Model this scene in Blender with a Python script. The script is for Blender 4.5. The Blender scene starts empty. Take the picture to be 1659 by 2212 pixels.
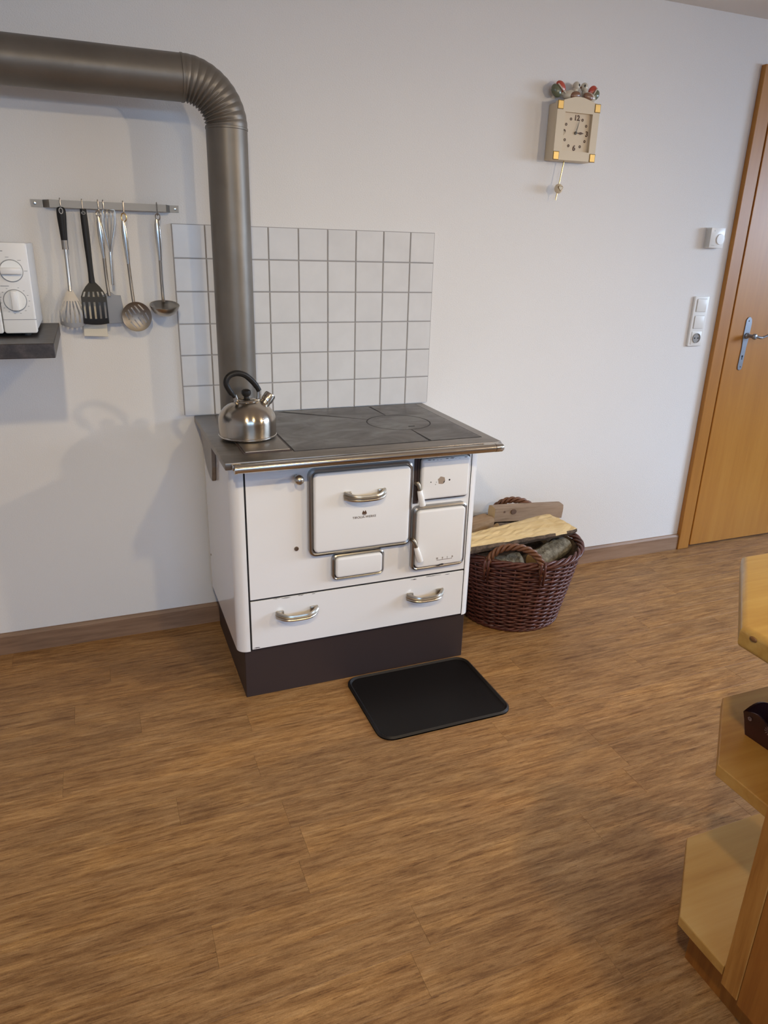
import bpy, bmesh, math, random
from mathutils import Vector, Matrix
random.seed(7)
S = bpy.context.scene
COL = S.collection
PI = math.pi

# ------------------------------------------------------------------ camera
cam = bpy.data.cameras.new('camera'); camo = bpy.data.objects.new('camera', cam); COL.objects.link(camo)
YAW, PITCH, ROLL, FPX = 0.38665, 0.35452, 0.027763, 1545.95
fw = Vector((math.sin(YAW)*math.cos(PITCH), math.cos(YAW)*math.cos(PITCH), -math.sin(PITCH)))
rt0 = Vector((math.cos(YAW), -math.sin(YAW), 0)); up0 = rt0.cross(fw)
rt = rt0*math.cos(ROLL) + up0*math.sin(ROLL); up = -rt0*math.sin(ROLL) + up0*math.cos(ROLL)
M = Matrix((rt, up, -fw)).transposed().to_4x4(); M.translation = Vector((-0.26118, -2.43989, 1.33180))
camo.matrix_world = M
cam.sensor_fit = 'VERTICAL'; cam.sensor_height = 24; cam.lens = FPX*24/2212
cam.clip_start = .02
S.camera = camo

# ------------------------------------------------------------------ world, lights, exposure
w = bpy.data.worlds.new('world'); S.world = w; w.use_nodes = True
bg = w.node_tree.nodes['Background']; bg.inputs[0].default_value = (.62, .75, 1, 1); bg.inputs[1].default_value = .6
def area(name, loc, target, sx, sy, power, col):
    l = bpy.data.lights.new(name, 'AREA'); l.shape = 'RECTANGLE'; l.size = sx; l.size_y = sy
    l.energy = power; l.color = col
    o = bpy.data.objects.new(name, l); COL.objects.link(o); o.location = loc
    o.rotation_euler = (Vector(target)-Vector(loc)).to_track_quat('-Z', 'Y').to_euler(); return o
def spot(name, loc, target, power, col, ang, blend, rad):
    l = bpy.data.lights.new(name, 'SPOT'); l.energy = power; l.color = col
    l.spot_size = math.radians(ang); l.spot_blend = blend; l.shadow_soft_size = rad
    o = bpy.data.objects.new(name, l); COL.objects.link(o); o.location = loc
    o.rotation_euler = (Vector(target)-Vector(loc)).to_track_quat('-Z', 'Y').to_euler(); return o
# skylight falling in through the two window openings, from outside and above
area('daylight_front_window', (.2, -6.0, 2.35), (.0, 0, .2), 3.2, 1.6, 205, (.34, .60, 1.0))
area('daylight_right_window', (6.0, -1.9, 2.20), (.8, -1.0, .45), 3.2, 1.6, 500, (.68, .88, 1.16))
# warm ceiling lamps over the island; the last spot is added fill
spot('ceiling_lamp_light_a', (-.31, -2.40, 2.10), (-.1, -.9, .0), 66, (1, .79, .48), 115, 1, .04)
spot('ceiling_lamp_light_b', (.75, -2.40, 2.10), (.7, -.9, .0), 42, (1, .79, .42), 115, 1, .04)
spot('ceiling_lamp_light_c', (2.42, -2.40, 1.78), (.0, -.3, .70), 64, (1, .79, .53), 104, 1, .035)
spot('right_wall_fill_light', (3.30, -2.30, 2.10), (2.6, -.2, .8), 27, (1, .96, .96), 130, 1, .05)  # fill added to brighten the wall by the door, stands for no lamp
vs = S.view_settings
vs.view_transform = 'Standard'; vs.look = 'None'; vs.gamma = 1; vs.use_curve_mapping = False
vs.exposure = -0.08

# ------------------------------------------------------------------ materials
def mat(name, col, rough=.5, metal=0, coat=0, spec=.5, sheen=0):
    m = bpy.data.materials.new(name); m.use_nodes = True
    b = m.node_tree.nodes['Principled BSDF']
    b.inputs['Base Color'].default_value = (*col, 1); b.inputs['Roughness'].default_value = rough
    b.inputs['Metallic'].default_value = metal; b.inputs['Coat Weight'].default_value = coat
    b.inputs['Specular IOR Level'].default_value = spec
    return m
def nd(m, t, **k):
    n = m.node_tree.nodes.new(t)
    for a, v in k.items():
        if hasattr(n, a): setattr(n, a, v)
    return n
def lk(m, a, b): m.node_tree.links.new(a, b)
def bsdf(m): return m.node_tree.nodes['Principled BSDF']
def coords(m, scale=(1, 1, 1), space='Object', rnd=0):
    tc = nd(m, 'ShaderNodeTexCoord'); mp = nd(m, 'ShaderNodeMapping'); mp.inputs['Scale'].default_value = scale
    lk(m, tc.outputs[space], mp.inputs['Vector'])
    if rnd:
        oi = nd(m, 'ShaderNodeObjectInfo'); mu = nd(m, 'ShaderNodeMath', operation='MULTIPLY'); mu.inputs[1].default_value = rnd
        lk(m, oi.outputs['Random'], mu.inputs[0])
        cb = nd(m, 'ShaderNodeCombineXYZ')
        for i in range(3): lk(m, mu.outputs[0], cb.inputs[i])
        lk(m, cb.outputs[0], mp.inputs['Location'])
    return mp.outputs[0]
def noise(m, vec, scale, detail=4, rough=.6, dist=0):
    n = nd(m, 'ShaderNodeTexNoise'); n.inputs['Scale'].default_value = scale; n.inputs['Detail'].default_value = detail
    n.inputs['Roughness'].default_value = rough; n.inputs['Distortion'].default_value = dist
    lk(m, vec, n.inputs['Vector']); return n.outputs['Fac']
def ramp(m, fac, stops):
    r = nd(m, 'ShaderNodeValToRGB'); e = r.color_ramp.elements
    while len(e) < len(stops): e.new(.5)
    for el, (p, c) in zip(e, stops): el.position = p; el.color = (*c, 1)
    lk(m, fac, r.inputs[0]); return r.outputs[0]
def mix(m, fac, a, b, mode='MIX'):
    n = nd(m, 'ShaderNodeMix', data_type='RGBA', blend_type=mode)
    for s, v in ((n.inputs['Factor'], fac), (n.inputs[6], a), (n.inputs[7], b)):
        if isinstance(v, (int, float)): s.default_value = v
        elif isinstance(v, tuple): s.default_value = (*v, 1)
        else: lk(m, v, s)
    return n.outputs[2]
def bump(m, h, strength, dist=.01):
    b = nd(m, 'ShaderNodeBump'); b.inputs['Strength'].default_value = strength; b.inputs['Distance'].default_value = dist
    lk(m, h, b.inputs['Height']); lk(m, b.outputs[0], bsdf(m).inputs['Normal'])
def setcol(m, c): lk(m, c, bsdf(m).inputs['Base Color'])
def setrough(m, f, a, b):
    r = nd(m, 'ShaderNodeMapRange'); r.inputs['To Min'].default_value = a; r.inputs['To Max'].default_value = b
    lk(m, f, r.inputs['Value']); lk(m, r.outputs[0], bsdf(m).inputs['Roughness'])

def m_paint(name, col, bs=.25):
    m = mat(name, col, .92, spec=.2); v = coords(m)
    n = noise(m, v, 260, 5, .65); setcol(m, mix(m, .06, (col), ramp(m, noise(m, v, 3, 2), [(.3, tuple(c*.8 for c in col)), (.7, col)])))
    bump(m, n, bs, .003); return m
def m_wood(name, dark, mid, light, axis='x', grain=60, rough=.5, rnd=0, contrast=1, bs=.1, stretch=14):
    m = mat(name, mid, rough)
    a, b = 1.0, float(stretch)
    sc = {'x': (a, b, b), 'y': (b, a, b), 'z': (b, b, a)}[axis]
    v = coords(m, sc, rnd=rnd)
    n1 = noise(m, v, grain/14, 6, .62, .4)
    v2 = coords(m, tuple(.35*s if s > 1 else .6 for s in sc), rnd=rnd*.7)
    n2 = noise(m, v2, grain/22, 3, .5, .6)
    f = nd(m, 'ShaderNodeMath', operation='ADD'); lk(m, n1, f.inputs[0]); lk(m, n2, f.inputs[1])
    h = nd(m, 'ShaderNodeMath', operation='MULTIPLY'); h.inputs[1].default_value = .5; lk(m, f.outputs[0], h.inputs[0])
    w_ = .16/contrast
    c = ramp(m, h.outputs[0], [(.5-w_, dark), (.5, mid), (.5+w_, light)])
    setcol(m, c); bump(m, n1, bs, .002); return m

MT = {}
MT['wall'] = m_paint('wall_paint', (.83, .81, .79), .35)
MT['ceiling'] = m_paint('ceiling_paint', (.80, .77, .74), .15)
MT['grout'] = mat('grout', (.37, .35, .34), .9)
def m_tile():
    m = mat('glazed_tile', (.74, .725, .72), .28, spec=.45)
    v = coords(m, rnd=30)
    setcol(m, ramp(m, noise(m, v, 9, 3), [(.3, (.70, .69, .685)), (.7, (.76, .75, .745))]))
    bump(m, noise(m, v, 25, 2), .04, .01); return m
MT['tile'] = m_tile()
def m_floor():
    m = mat('vinyl_plank', (.2, .1, .05), .42, spec=.28)
    v = coords(m, (1.6, 17, 17), rnd=40)
    streak = noise(m, v, 5.0, 8, .70, .35)
    vf = coords(m, (7, 75, 75), rnd=40)
    fine = noise(m, vf, 5, 5, .72, .2)
    vb = coords(m, (1.0, 4.5, 4.5), rnd=25)
    blot = noise(m, vb, 3.4, 5, .6, .8)
    c1 = ramp(m, streak, [(.26, (.148, .064, .021)), (.43, (.268, .134, .049)), (.57, (.367, .198, .078)), (.76, (.48, .285, .128))])
    c2 = ramp(m, fine, [(.24, (.42, .36, .32)), (.46, (.95, .95, .95)), (.6, (1.05, 1.05, 1.05)), (.78, (1.42, 1.38, 1.34))])
    c = mix(m, .9, c1, c2, 'MULTIPLY')
    vd = coords(m, (3.2, 52, 52), rnd=33)
    dark = noise(m, vd, 4.2, 6, .74, .5)
    c = mix(m, .85, c, ramp(m, dark, [(.36, (.50, .42, .38)), (.45, (1, 1, 1))]), 'MULTIPLY')
    spk = noise(m, coords(m, (140, 260, 140), rnd=9), 2.6, 3, .7)
    c = mix(m, .8, c, ramp(m, spk, [(.3, (.80, .78, .77)), (.5, (1, 1, 1)), (.7, (1.20, 1.20, 1.20))]), 'MULTIPLY')
    c3 = ramp(m, blot, [(.3, (.80, .78, .80)), (.5, (1.06, 1.06, 1.06)), (.72, (1.30, 1.27, 1.12))])
    c = mix(m, .85, c, c3, 'MULTIPLY')
    oi = nd(m, 'ShaderNodeObjectInfo')
    c4 = ramp(m, oi.outputs['Random'], [(0, (.94, .94, .95)), (.5, (1, 1, 1)), (1, (1.06, 1.05, 1.02))])
    c = mix(m, 1.0, c, c4, 'MULTIPLY'); setcol(m, c)
    setrough(m, fine, .40, .58); bump(m, fine, .2, .0012); return m
MT['floor'] = m_floor()
MT['skirting'] = m_wood('skirting_wood', (.17, .095, .055), (.27, .16, .095), (.35, .22, .14), 'x', 60, .55)
def m_pipe():
    m = mat('stove_pipe_metal', (.12, .105, .09), .42, .55)
    v = coords(m); n = noise(m, v, 6, 5); n2 = noise(m, coords(m, (1, 1, .25)), 40, 3)
    setcol(m, ramp(m, n, [(.3, (.16, .139, .115)), (.7, (.21, .186, .158))])); setrough(m, n2, .36, .52); return m
MT['pipe'] = m_pipe()
MT['enamel'] = mat('white_enamel', (.86, .835, .815), .16, coat=.3)
MT['enamel2'] = mat('white_enamel_door', (.87, .85, .83), .16, coat=.3)
MT['gap'] = mat('dark_gap', (.015, .012, .012), .7)
MT['chip'] = mat('chipped_enamel', (.03, .022, .02), .7)
MT['nickel'] = mat('nickel_trim', (.37, .345, .32), .30, 1)
MT['chrome'] = mat('chrome', (.56, .52, .47), .2, 1)
MT['handle'] = mat('nickel_handle', (.50, .45, .38), .33, 1)
MT['brown_frame'] = mat('burnt_frame', (.075, .052, .045), .5, .3)
def m_iron():
    m = mat('cast_iron_top', (.09, .085, .08), .42, .45)
    v = coords(m, (1, 1.6, 1)); n = noise(m, v, 7, 6, .65, .6); n2 = noise(m, coords(m), 30, 4)
    setcol(m, ramp(m, n, [(.32, (.075, .062, .056)), (.5, (.125, .112, .104)), (.66, (.185, .182, .170))]))
    setrough(m, n, .5, .3); bump(m, n2, .06, .002); return m
MT['iron'] = m_iron()
def m_steelframe():
    m = mat('polished_steel_frame', (.2, .175, .15), .30, .8)
    n = noise(m, coords(m, (1, 3, 1)), 9, 5, .6)
    setcol(m, ramp(m, n, [(.3, (.18, .155, .132)), (.7, (.29, .258, .225))])); setrough(m, n, .24, .42); return m
MT['steelframe'] = m_steelframe()
MT['plinth'] = mat('plinth_brown', (.036, .022, .020), .5)
MT['mat'] = mat('hearth_plate_black', (.008, .006, .0055), .45, spec=.22)
MT['steel'] = mat('stainless', (.46, .43, .39), .30, 1)
MT['steel_dull'] = mat('stainless_dull', (.29, .26, .23), .46, 1)
def m_kettle():
    m = mat('kettle_steel', (.44, .385, .32), .21, 1)
    b = bsdf(m); b.inputs['Anisotropic'].default_value = .75; b.inputs['Anisotropic Rotation'].default_value = .25
    t = nd(m, 'ShaderNodeTangent', direction_type='RADIAL', axis='Z'); lk(m, t.outputs[0], b.inputs['Tangent'])
    return m
MT['kettle'] = m_kettle()
MT['rail_steel'] = mat('brushed_rail_steel', (.27, .245, .215), .48, 1)
MT['black'] = mat('black_plastic', (.014, .012, .011), .45, spec=.3)
MT['porcelain'] = mat('porcelain', (.86, .83, .79), .2, coat=.3)
MT['brass'] = mat('brass', (.62, .45, .2), .25, 1)
MT['agedbrass'] = mat('aged_brass', (.30, .24, .17), .35, 1)
MT['white_plastic'] = mat('white_plastic', (.80, .79, .78), .35)
MT['white_plastic2'] = mat('white_switch_plastic', (.84, .83, .80), .3)
MT['grey_print'] = mat('grey_print', (.25, .25, .26), .6)
MT['vent'] = mat('vent_grey', (.55, .54, .52), .6)
def m_counter():
    m = mat('stone_laminate', (.09, .075, .068), .4)
    n = noise(m, coords(m), 45, 6, .7); setcol(m, ramp(m, n, [(.3, (.020, .015, .013)), (.55, (.048, .037, .033)), (.75, (.09, .072, .066))])); return m
MT['counter'] = m_counter()
MT['beech'] = m_wood('beech_door', (.39, .152, .021), (.455, .188, .027), (.51, .228, .038), 'z', 40, .38, contrast=.8, bs=.02)
MT['beech_dark'] = m_wood('beech_frame', (.36, .14, .019), (.43, .176, .026), (.48, .21, .035), 'z', 40, .4, contrast=.8, bs=.02)
MT['rebate'] = mat('door_seal_brown', (.16, .055, .015), .6)
MT['pine'] = m_wood('pine_worktop', (.38, .205, .045), (.48, .295, .082), (.56, .37, .12), 'x', 50, .35, contrast=.9, bs=.03)
MT['pine_shelf'] = m_wood('pine_shelf', (.36, .165, .032), (.46, .245, .060), (.52, .30, .09), 'x', 40, .4, contrast=.9, bs=.03)
MT['pine_panel'] = m_wood('pine_panel', (.20, .062, .010), (.31, .112, .018), (.38, .15, .030), 'z', 70, .42, contrast=.9, bs=.05)
MT['pine_edge'] = m_wood('pine_edge', (.28, .105, .018), (.40, .175, .036), (.48, .23, .055), 'z', 90, .45, contrast=1, bs=.06)
MT['knotwood'] = mat('knot', (.16, .07, .02), .6)
MT['wicker'] = mat('dark_wicker', (.10, .028, .018), .42)
def m_wicker():
    m = MT['wicker']; n = noise(m, coords(m), 60, 4)
    setcol(m, ramp(m, n, [(.3, (.052, .014, .010)), (.6, (.115, .034, .023)), (.8, (.19, .072, .048))])); return m
m_wicker()
MT['handle_wicker'] = mat('handle_wicker', (.16, .065, .03), .45)
MT['splitwood'] = m_wood('split_wood', (.55, .36, .14), (.70, .51, .25), (.78, .61, .35), 'x', 45, .75, contrast=.9, bs=.4)
MT['oldwood'] = m_wood('weathered_wood', (.20, .125, .075), (.31, .215, .145), (.40, .29, .21), 'x', 50, .8, contrast=1, bs=.4)
MT['oldwood2'] = m_wood('weathered_wood_brown', (.24, .145, .075), (.35, .225, .125), (.42, .29, .17), 'x', 50, .8, contrast=1, bs=.3)
def m_bark(name, a, b, c, sc=45):
    m = mat(name, b, .9); n = noise(m, coords(m), sc, 6, .7)
    setcol(m, ramp(m, n, [(.35, a), (.5, b), (.68, c)])); bump(m, n, .6, .01); return m
MT['greybark'] = m_bark('grey_bark', (.09, .075, .05), (.19, .165, .12), (.33, .30, .23))
MT['darkbark'] = m_bark('dark_bark', (.05, .032, .022), (.11, .075, .05), (.19, .13, .085), 30)
MT['logend'] = mat('log_end', (.50, .33, .16), .8)
MT['cream'] = mat('cream_ceramic', (.70, .59, .43), .5)
MT['cream_face'] = mat('cream_dial', (.70, .575, .41), .55)
MT['gold'] = mat('gold_paint', (.72, .47, .14), .35, .3)
MT['gold_line'] = mat('gold_outline', (.22, .13, .03), .5, .2)
MT['ink'] = mat('brown_ink', (.10, .05, .025), .6)
MT['red'] = mat('red_glaze', (.50, .075, .045), .3, coat=.4)
MT['green'] = mat('green_glaze', (.13, .145, .085), .3, coat=.4)
MT['brown'] = mat('brown_glaze', (.24, .115, .065), .3, coat=.4)
MT['ivory'] = mat('ivory_glaze', (.62, .56, .45), .3, coat=.3)
MT['blackdot'] = mat('black_dot', (.01, .01, .01), .3)
MT['iron_handle'] = mat('wrought_iron_grey', (.30, .32, .36), .35, .8)
MT['iron_dark'] = mat('wrought_iron_dark', (.14, .11, .10), .4, .8)
MT['tray'] = mat('dark_red_tray', (.040, .011, .012), .35)
MT['tray_print'] = mat('tray_flower_print', (.36, .25, .23), .5)
MT['cream_card'] = mat('cream_blade', (.74, .68, .55), .4)
MT['sill'] = mat('window_white', (.8, .8, .8), .4)

# ------------------------------------------------------------------ mesh helpers (world coordinates in)
def empty(name, loc, label=None, cat=None, group=None, kind=None):
    o = bpy.data.objects.new(name, None); COL.objects.link(o); o.location = loc; o.empty_display_size = .05
    tag(o, label, cat, group, kind); return o
def tag(o, label=None, cat=None, group=None, kind=None):
    if label: o['label'] = label
    if cat: o['category'] = cat
    if group: o['group'] = group
    if kind: o['kind'] = kind
    return o
ORG = {}
def obj(name, bm, m, parent=None, smooth=False, origin=None):
    """link bmesh (world coords) as one mesh object; origin = world point its local frame starts from"""
    if parent is not None: org = Vector(ORG.get(parent.name, parent.location))
    else: org = Vector(origin or (0, 0, 0))
    if org.length: bmesh.ops.translate(bm, verts=bm.verts, vec=-org)
    bmesh.ops.recalc_face_normals(bm, faces=bm.faces)
    me = bpy.data.meshes.new(name); bm.to_mesh(me); bm.free()
    if smooth:
        for p in me.polygons: p.use_smooth = True
        if smooth != 'all': me.set_sharp_from_angle(angle=math.radians(38))
    me.materials.append(MT[m] if isinstance(m, str) else m)
    o = bpy.data.objects.new(name, me); COL.objects.link(o)
    if parent is not None: o.parent = parent; ORG[o.name] = tuple(org)
    else: o.location = org; ORG[o.name] = tuple(org)
    return o
def part(name, bm, m, parent, smooth=False, label=None):
    o = obj(name, bm, m, parent, smooth)
    if label: o['label'] = label
    return o
def NB(): return bmesh.new()
def box(bm, x0, x1, y0, y1, z0, z1, bev=0, seg=2):
    t = bmesh.new(); bmesh.ops.create_cube(t, size=1)
    for v in t.verts: v.co = Vector(((x0+x1)/2+v.co.x*(x1-x0), (y0+y1)/2+v.co.y*(y1-y0), (z0+z1)/2+v.co.z*(z1-z0)))
    if bev: bmesh.ops.bevel(t, geom=t.edges[:], offset=bev, segments=seg, affect='EDGES', profile=.5)
    return merge(bm, t)
def merge(bm, t):
    me = bpy.data.meshes.new('tmp'); t.to_mesh(me); t.free(); bm.from_mesh(me); bpy.data.meshes.remove(me); return bm
def B(*a, **k): return box(NB(), *a, **k)
def tube(bm, pts, r, n=10, cap=True, flat=None, closed=False):
    """round tube through pts; r number or list; flat=(a,b) scales the two cross axes"""
    pts = [Vector(p) for p in pts]; N = len(pts); rings = []
    prev = None
    for i, p in enumerate(pts):
        a = pts[(i-1) % N] if (i > 0 or closed) else p; b = pts[(i+1) % N] if (i < N-1 or closed) else p
        t = (b-a).normalized()
        if prev is None:
            ref = Vector((0, 0, 1)) if abs(t.z) < .9 else Vector((0, 1, 0))
            u = t.cross(ref).normalized()
        else:
            u = (prev - t*prev.dot(t)).normalized()
        prev = u; v = t.cross(u)
        rr = r[i] if isinstance(r, (list, tuple)) else r
        fa, fb = flat or (1, 1)
        rings.append([bm.verts.new(p + (u*math.cos(2*PI*k/n)*fa + v*math.sin(2*PI*k/n)*fb)*rr) for k in range(n)])
    for i in range(N if closed else N-1):
        A_, B_ = rings[i], rings[(i+1) % N]
        for k in range(n): bm.faces.new((A_[k], A_[(k+1) % n], B_[(k+1) % n], B_[k]))
    if cap and not closed:
        bm.faces.new(rings[0][::-1]); bm.faces.new(rings[-1])
    return bm
def lathe(bm, prof, c, n=40, axis='z'):
    """prof = [(r, h)], c = centre point; axis z or y(-)"""
    c = Vector(c); rings = []
    def P(r, h, a):
        if axis == 'z': return c+Vector((r*math.cos(a), r*math.sin(a), h))
        if axis == '-y': return c+Vector((r*math.cos(a), -h, r*math.sin(a)))
        if isinstance(axis, Vector):
            q = axis.to_track_quat('Z', 'Y'); return c+q @ Vector((r*math.cos(a), r*math.sin(a), h))
    for r, h in prof:
        if r < 1e-6: rings.append([bm.verts.new(P(0, h, 0))])
        else: rings.append([bm.verts.new(P(r, h, 2*PI*k/n)) for k in range(n)])
    for a, b in zip(rings, rings[1:]):
        for k in range(n):
            k2 = (k+1) % n
            if len(a) == 1 and len(b) == 1: break
            if len(a) == 1: bm.faces.new((a[0], b[k], b[k2]))
            elif len(b) == 1: bm.faces.new((a[k], a[k2], b[0]))
            else: bm.faces.new((a[k], a[k2], b[k2], b[k]))
    if len(rings[0]) > 1: bm.faces.new(rings[0][::-1])
    if len(rings[-1]) > 1: bm.faces.new(rings[-1])
    return bm
def prism(bm, poly, f0, f1, bev=0, seg=2):
    """extrude a list of points: f0(p), f1(p) map 2-D point to the two 3-D ends"""
    t = bmesh.new()
    a = [t.verts.new(f0(p)) for p in poly]; b = [t.verts.new(f1(p)) for p in poly]; n = len(poly)
    fa = t.faces.new(a); fb = t.faces.new(b[::-1])
    for i in range(n): t.faces.new((a[i], b[i], b[(i+1) % n], a[(i+1) % n]))
    bmesh.ops.recalc_face_normals(t, faces=t.faces)
    if bev:
        ed = list(set(fa.edges[:]+fb.edges[:])); bmesh.ops.bevel(t, geom=ed, offset=bev, segments=seg, affect='EDGES', profile=.5)
    return merge(bm, t)
def zprism(bm, poly, z0, z1, bev=0, seg=2):
    return prism(bm, poly, lambda p: (p[0], p[1], z0), lambda p: (p[0], p[1], z1), bev, seg)
def yprism(bm, poly, y0, y1, bev=0, seg=2):   # poly in x,z
    return prism(bm, poly, lambda p: (p[0], y0, p[1]), lambda p: (p[0], y1, p[1]), bev, seg)
def xprism(bm, poly, x0, x1, bev=0, seg=2):   # poly in y,z
    return prism(bm, poly, lambda p: (x0, p[0], p[1]), lambda p: (x1, p[0], p[1]), bev, seg)
def rrect(x0, x1, z0, z1, r, n=6):
    out = []
    for cx, cz, a0 in ((x1-r, z1-r, 0), (x0+r, z1-r, 90), (x0+r, z0+r, 180), (x1-r, z0+r, 270)):
        for i in range(n+1):
            a = math.radians(a0+90*i/n); out.append((cx+r*math.cos(a), cz+r*math.sin(a)))
    return out
def ringprism(bm, outer, inner, y0, y1, lift=0):
    """closed frame between two loops of equal length (x,z); lift rounds the crown"""
    n = len(outer)
    mid = [((a[0]+b[0])/2, (a[1]+b[1])/2) for a, b in zip(outer, inner)]
    L = [[bm.verts.new((p[0], y0, p[1])) for p in outer], [bm.verts.new((p[0], y1, p[1])) for p in outer],
         [bm.verts.new((p[0], y1-lift, p[1])) for p in mid],
         [bm.verts.new((p[0], y1, p[1])) for p in inner], [bm.verts.new((p[0], y0, p[1])) for p in inner]]
    for i in range(5):
        A_, C_ = L[i], L[(i+1) % 5]
        for k in range(n): bm.faces.new((A_[k], A_[(k+1) % n], C_[(k+1) % n], C_[k]))
    return bm
def spline(pts, n=8):
    pts = [Vector(p) for p in pts]; out = []
    for i in range(len(pts)-1):
        p0 = pts[max(i-1, 0)]; p1 = pts[i]; p2 = pts[i+1]; p3 = pts[min(i+2, len(pts)-1)]
        for k in range(n):
            t = k/n
            out.append(.5*((2*p1)+(p2-p0)*t+(2*p0-5*p1+4*p2-p3)*t*t+(3*p1-p0-3*p2+p3)*t**3))
    out.append(pts[-1]); return out
def ball(bm, c, r, sc=(1, 1, 1), rot=None, n=16):
    t = bmesh.new(); bmesh.ops.create_uvsphere(t, u_segments=n, v_segments=max(6, n//2), radius=1)
    Mx = Matrix.Translation(Vector(c)) @ (rot.to_matrix().to_4x4() if rot else Matrix()) @ Matrix.Diagonal((r*sc[0], r*sc[1], r*sc[2], 1))
    bmesh.ops.transform(t, matrix=Mx, verts=t.verts); return merge(bm, t)
def text_bm(s, size, loc, mx=None, depth=.0004, align='CENTER', spacing=1, bold=0):
    """lettering facing -Y at loc (x,y,z), baseline at z"""
    cu = bpy.data.curves.new('txt', 'FONT'); cu.body = s; cu.size = size; cu.align_x = align; cu.extrude = depth; cu.offset = bold; cu.space_character = spacing
    o = bpy.data.objects.new('txt', cu); COL.objects.link(o)
    me = bpy.data.meshes.new_from_object(o.evaluated_get(bpy.context.evaluated_depsgraph_get()))
    bm = bmesh.new(); bm.from_mesh(me)
    bpy.data.objects.remove(o); bpy.data.curves.remove(cu); bpy.data.meshes.remove(me)
    R = Matrix.Translation(Vector(loc)) @ Matrix.Rotation(PI/2, 4, 'X')
    bmesh.ops.transform(bm, matrix=R, verts=bm.verts); return bm

# ------------------------------------------------------------------ the room
X0, X1, Y0, ZC = -1.9, 4.6, -4.6, 2.178
WT = .12
DX0, DX1, DZ = 2.318, 3.16, 1.975       # door opening
def struct(name, bm, m, **k): return tag(obj(name, bm, m, **k), kind='structure')
bm = NB()
box(bm, X0-WT, DX0, 0, WT, 0, ZC); box(bm, DX1, X1+WT, 0, WT, 0, ZC); box(bm, DX0, DX1, 0, WT, DZ, ZC)
wall_back = struct('wall_back', bm, 'wall')
struct('wall_left', B(X0-WT, X0, Y0-WT, 0, 0, ZC), 'wall')
bm = NB()   # wall with a window opening behind the camera
WA, WB, WZ0, WZ1 = -.8, 1.2, .85, 1.95
box(bm, X0, WA, Y0-WT, Y0, 0, ZC); box(bm, WB, X1, Y0-WT, Y0, 0, ZC); box(bm, WA, WB, Y0-WT, Y0, 0, WZ0); box(bm, WA, WB, Y0-WT, Y0, WZ1, ZC)
struct('wall_front', bm, 'wall')
bm = NB()
VA, VB = -2.9, -.9
box(bm, X1, X1+WT, Y0-WT, VA, 0, ZC); box(bm, X1, X1+WT, VB, 0, 0, ZC); box(bm, X1, X1+WT, VA, VB, 0, WZ0); box(bm, X1, X1+WT, VA, VB, WZ1, ZC)
struct('wall_right', bm, 'wall')
def window(name, a, b, along):
    r = empty(name, (0, 0, 0), kind='structure')
    def bx(u0, u1, z0, z1, nm):
        if along == 'x': part(nm, B(u0, u1, Y0-.05, Y0-.01, z0, z1, .004), 'sill', r)
        else: part(nm, B(X1+.01, X1+.05, u0, u1, z0, z1, .004), 'sill', r)
    bx(a, b, WZ0, WZ0+.05, 'window_rail'); bx(a, b, WZ1-.05, WZ1, 'window_rail')
    for u in (a, (a+b)/2-.03, b-.06): bx(u, u+.06, WZ0+.05, WZ1-.05, 'window_stile')
window('window_1', WA, WB, 'x'); window('window_2', VA, VB, 'y')
struct('ceiling', B(X0-WT, X1+WT, Y0-WT, WT, ZC, ZC+.1), 'ceiling')

# floor: slab plus single planks over the part that is seen
PT = .004
floor = struct('floor', B(X0-WT, X1+WT, Y0-WT, WT, -.1, -PT), 'floor')
PW, PLN = .0995, .92
def plank_mesh(l):
    t = B(0, l-.0002, 0, .0998, -PT, 0)
    ed = [e for e in t.edges if all(abs(v.co.z) < 1e-6 for v in e.verts)]
    bmesh.ops.bevel(t, geom=ed, offset=.0004, segments=1, affect='EDGES')
    bmesh.ops.recalc_face_normals(t, faces=t.faces)
    me = bpy.data.meshes.new('plank'); t.to_mesh(me); t.free(); me.materials.append(MT['floor']); return me
pm = plank_mesh(PLN)
FIX = {14: .2505, 9: -.185, 5: -.247, 12: .055}
for r in range(27):
    off = FIX.get(r, random.random()*PLN)
    x = off
    while x > -1.35: x -= PLN
    while x < 3.2:
        o = bpy.data.objects.new('plank', pm); COL.objects.link(o); o.parent = floor
        o.location = (x, -(r+1)*.1 + .0, 0); x += PLN

# skirting board
def skirt(x0, x1):
    return xprism(NB(), [(0, 0), (-.016, 0), (-.016, .066), (-.010, .0745), (0, .0745)], x0, x1)
struct('baseboard_back', skirt(X0, 2.256), 'skirting')

# door with frame
door = empty('door_1', (2.3, 0, 0), kind='structure')
part('door_jamb', B(2.257, 2.322, -.022, .0, 0, 2.03, .003), 'beech_dark', door)
part('door_jamb', B(3.156, 3.222, -.022, .0, 0, 2.03, .003), 'beech_dark', door)
part('door_header', B(2.322, 3.156, -.022, .0, 1.963, 2.03, .003), 'beech_dark', door)
part('door_rebate', B(2.318, 2.342, -.006, .05, 0, 1.975), 'rebate', door)
part('door_rebate', B(3.138, 3.158, -.006, .05, 0, 1.975), 'rebate', door)
leaf = part('door_leaf', B(2.339, 3.14, -.012, .03, .008, 1.965, .003), 'beech', door)
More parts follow.
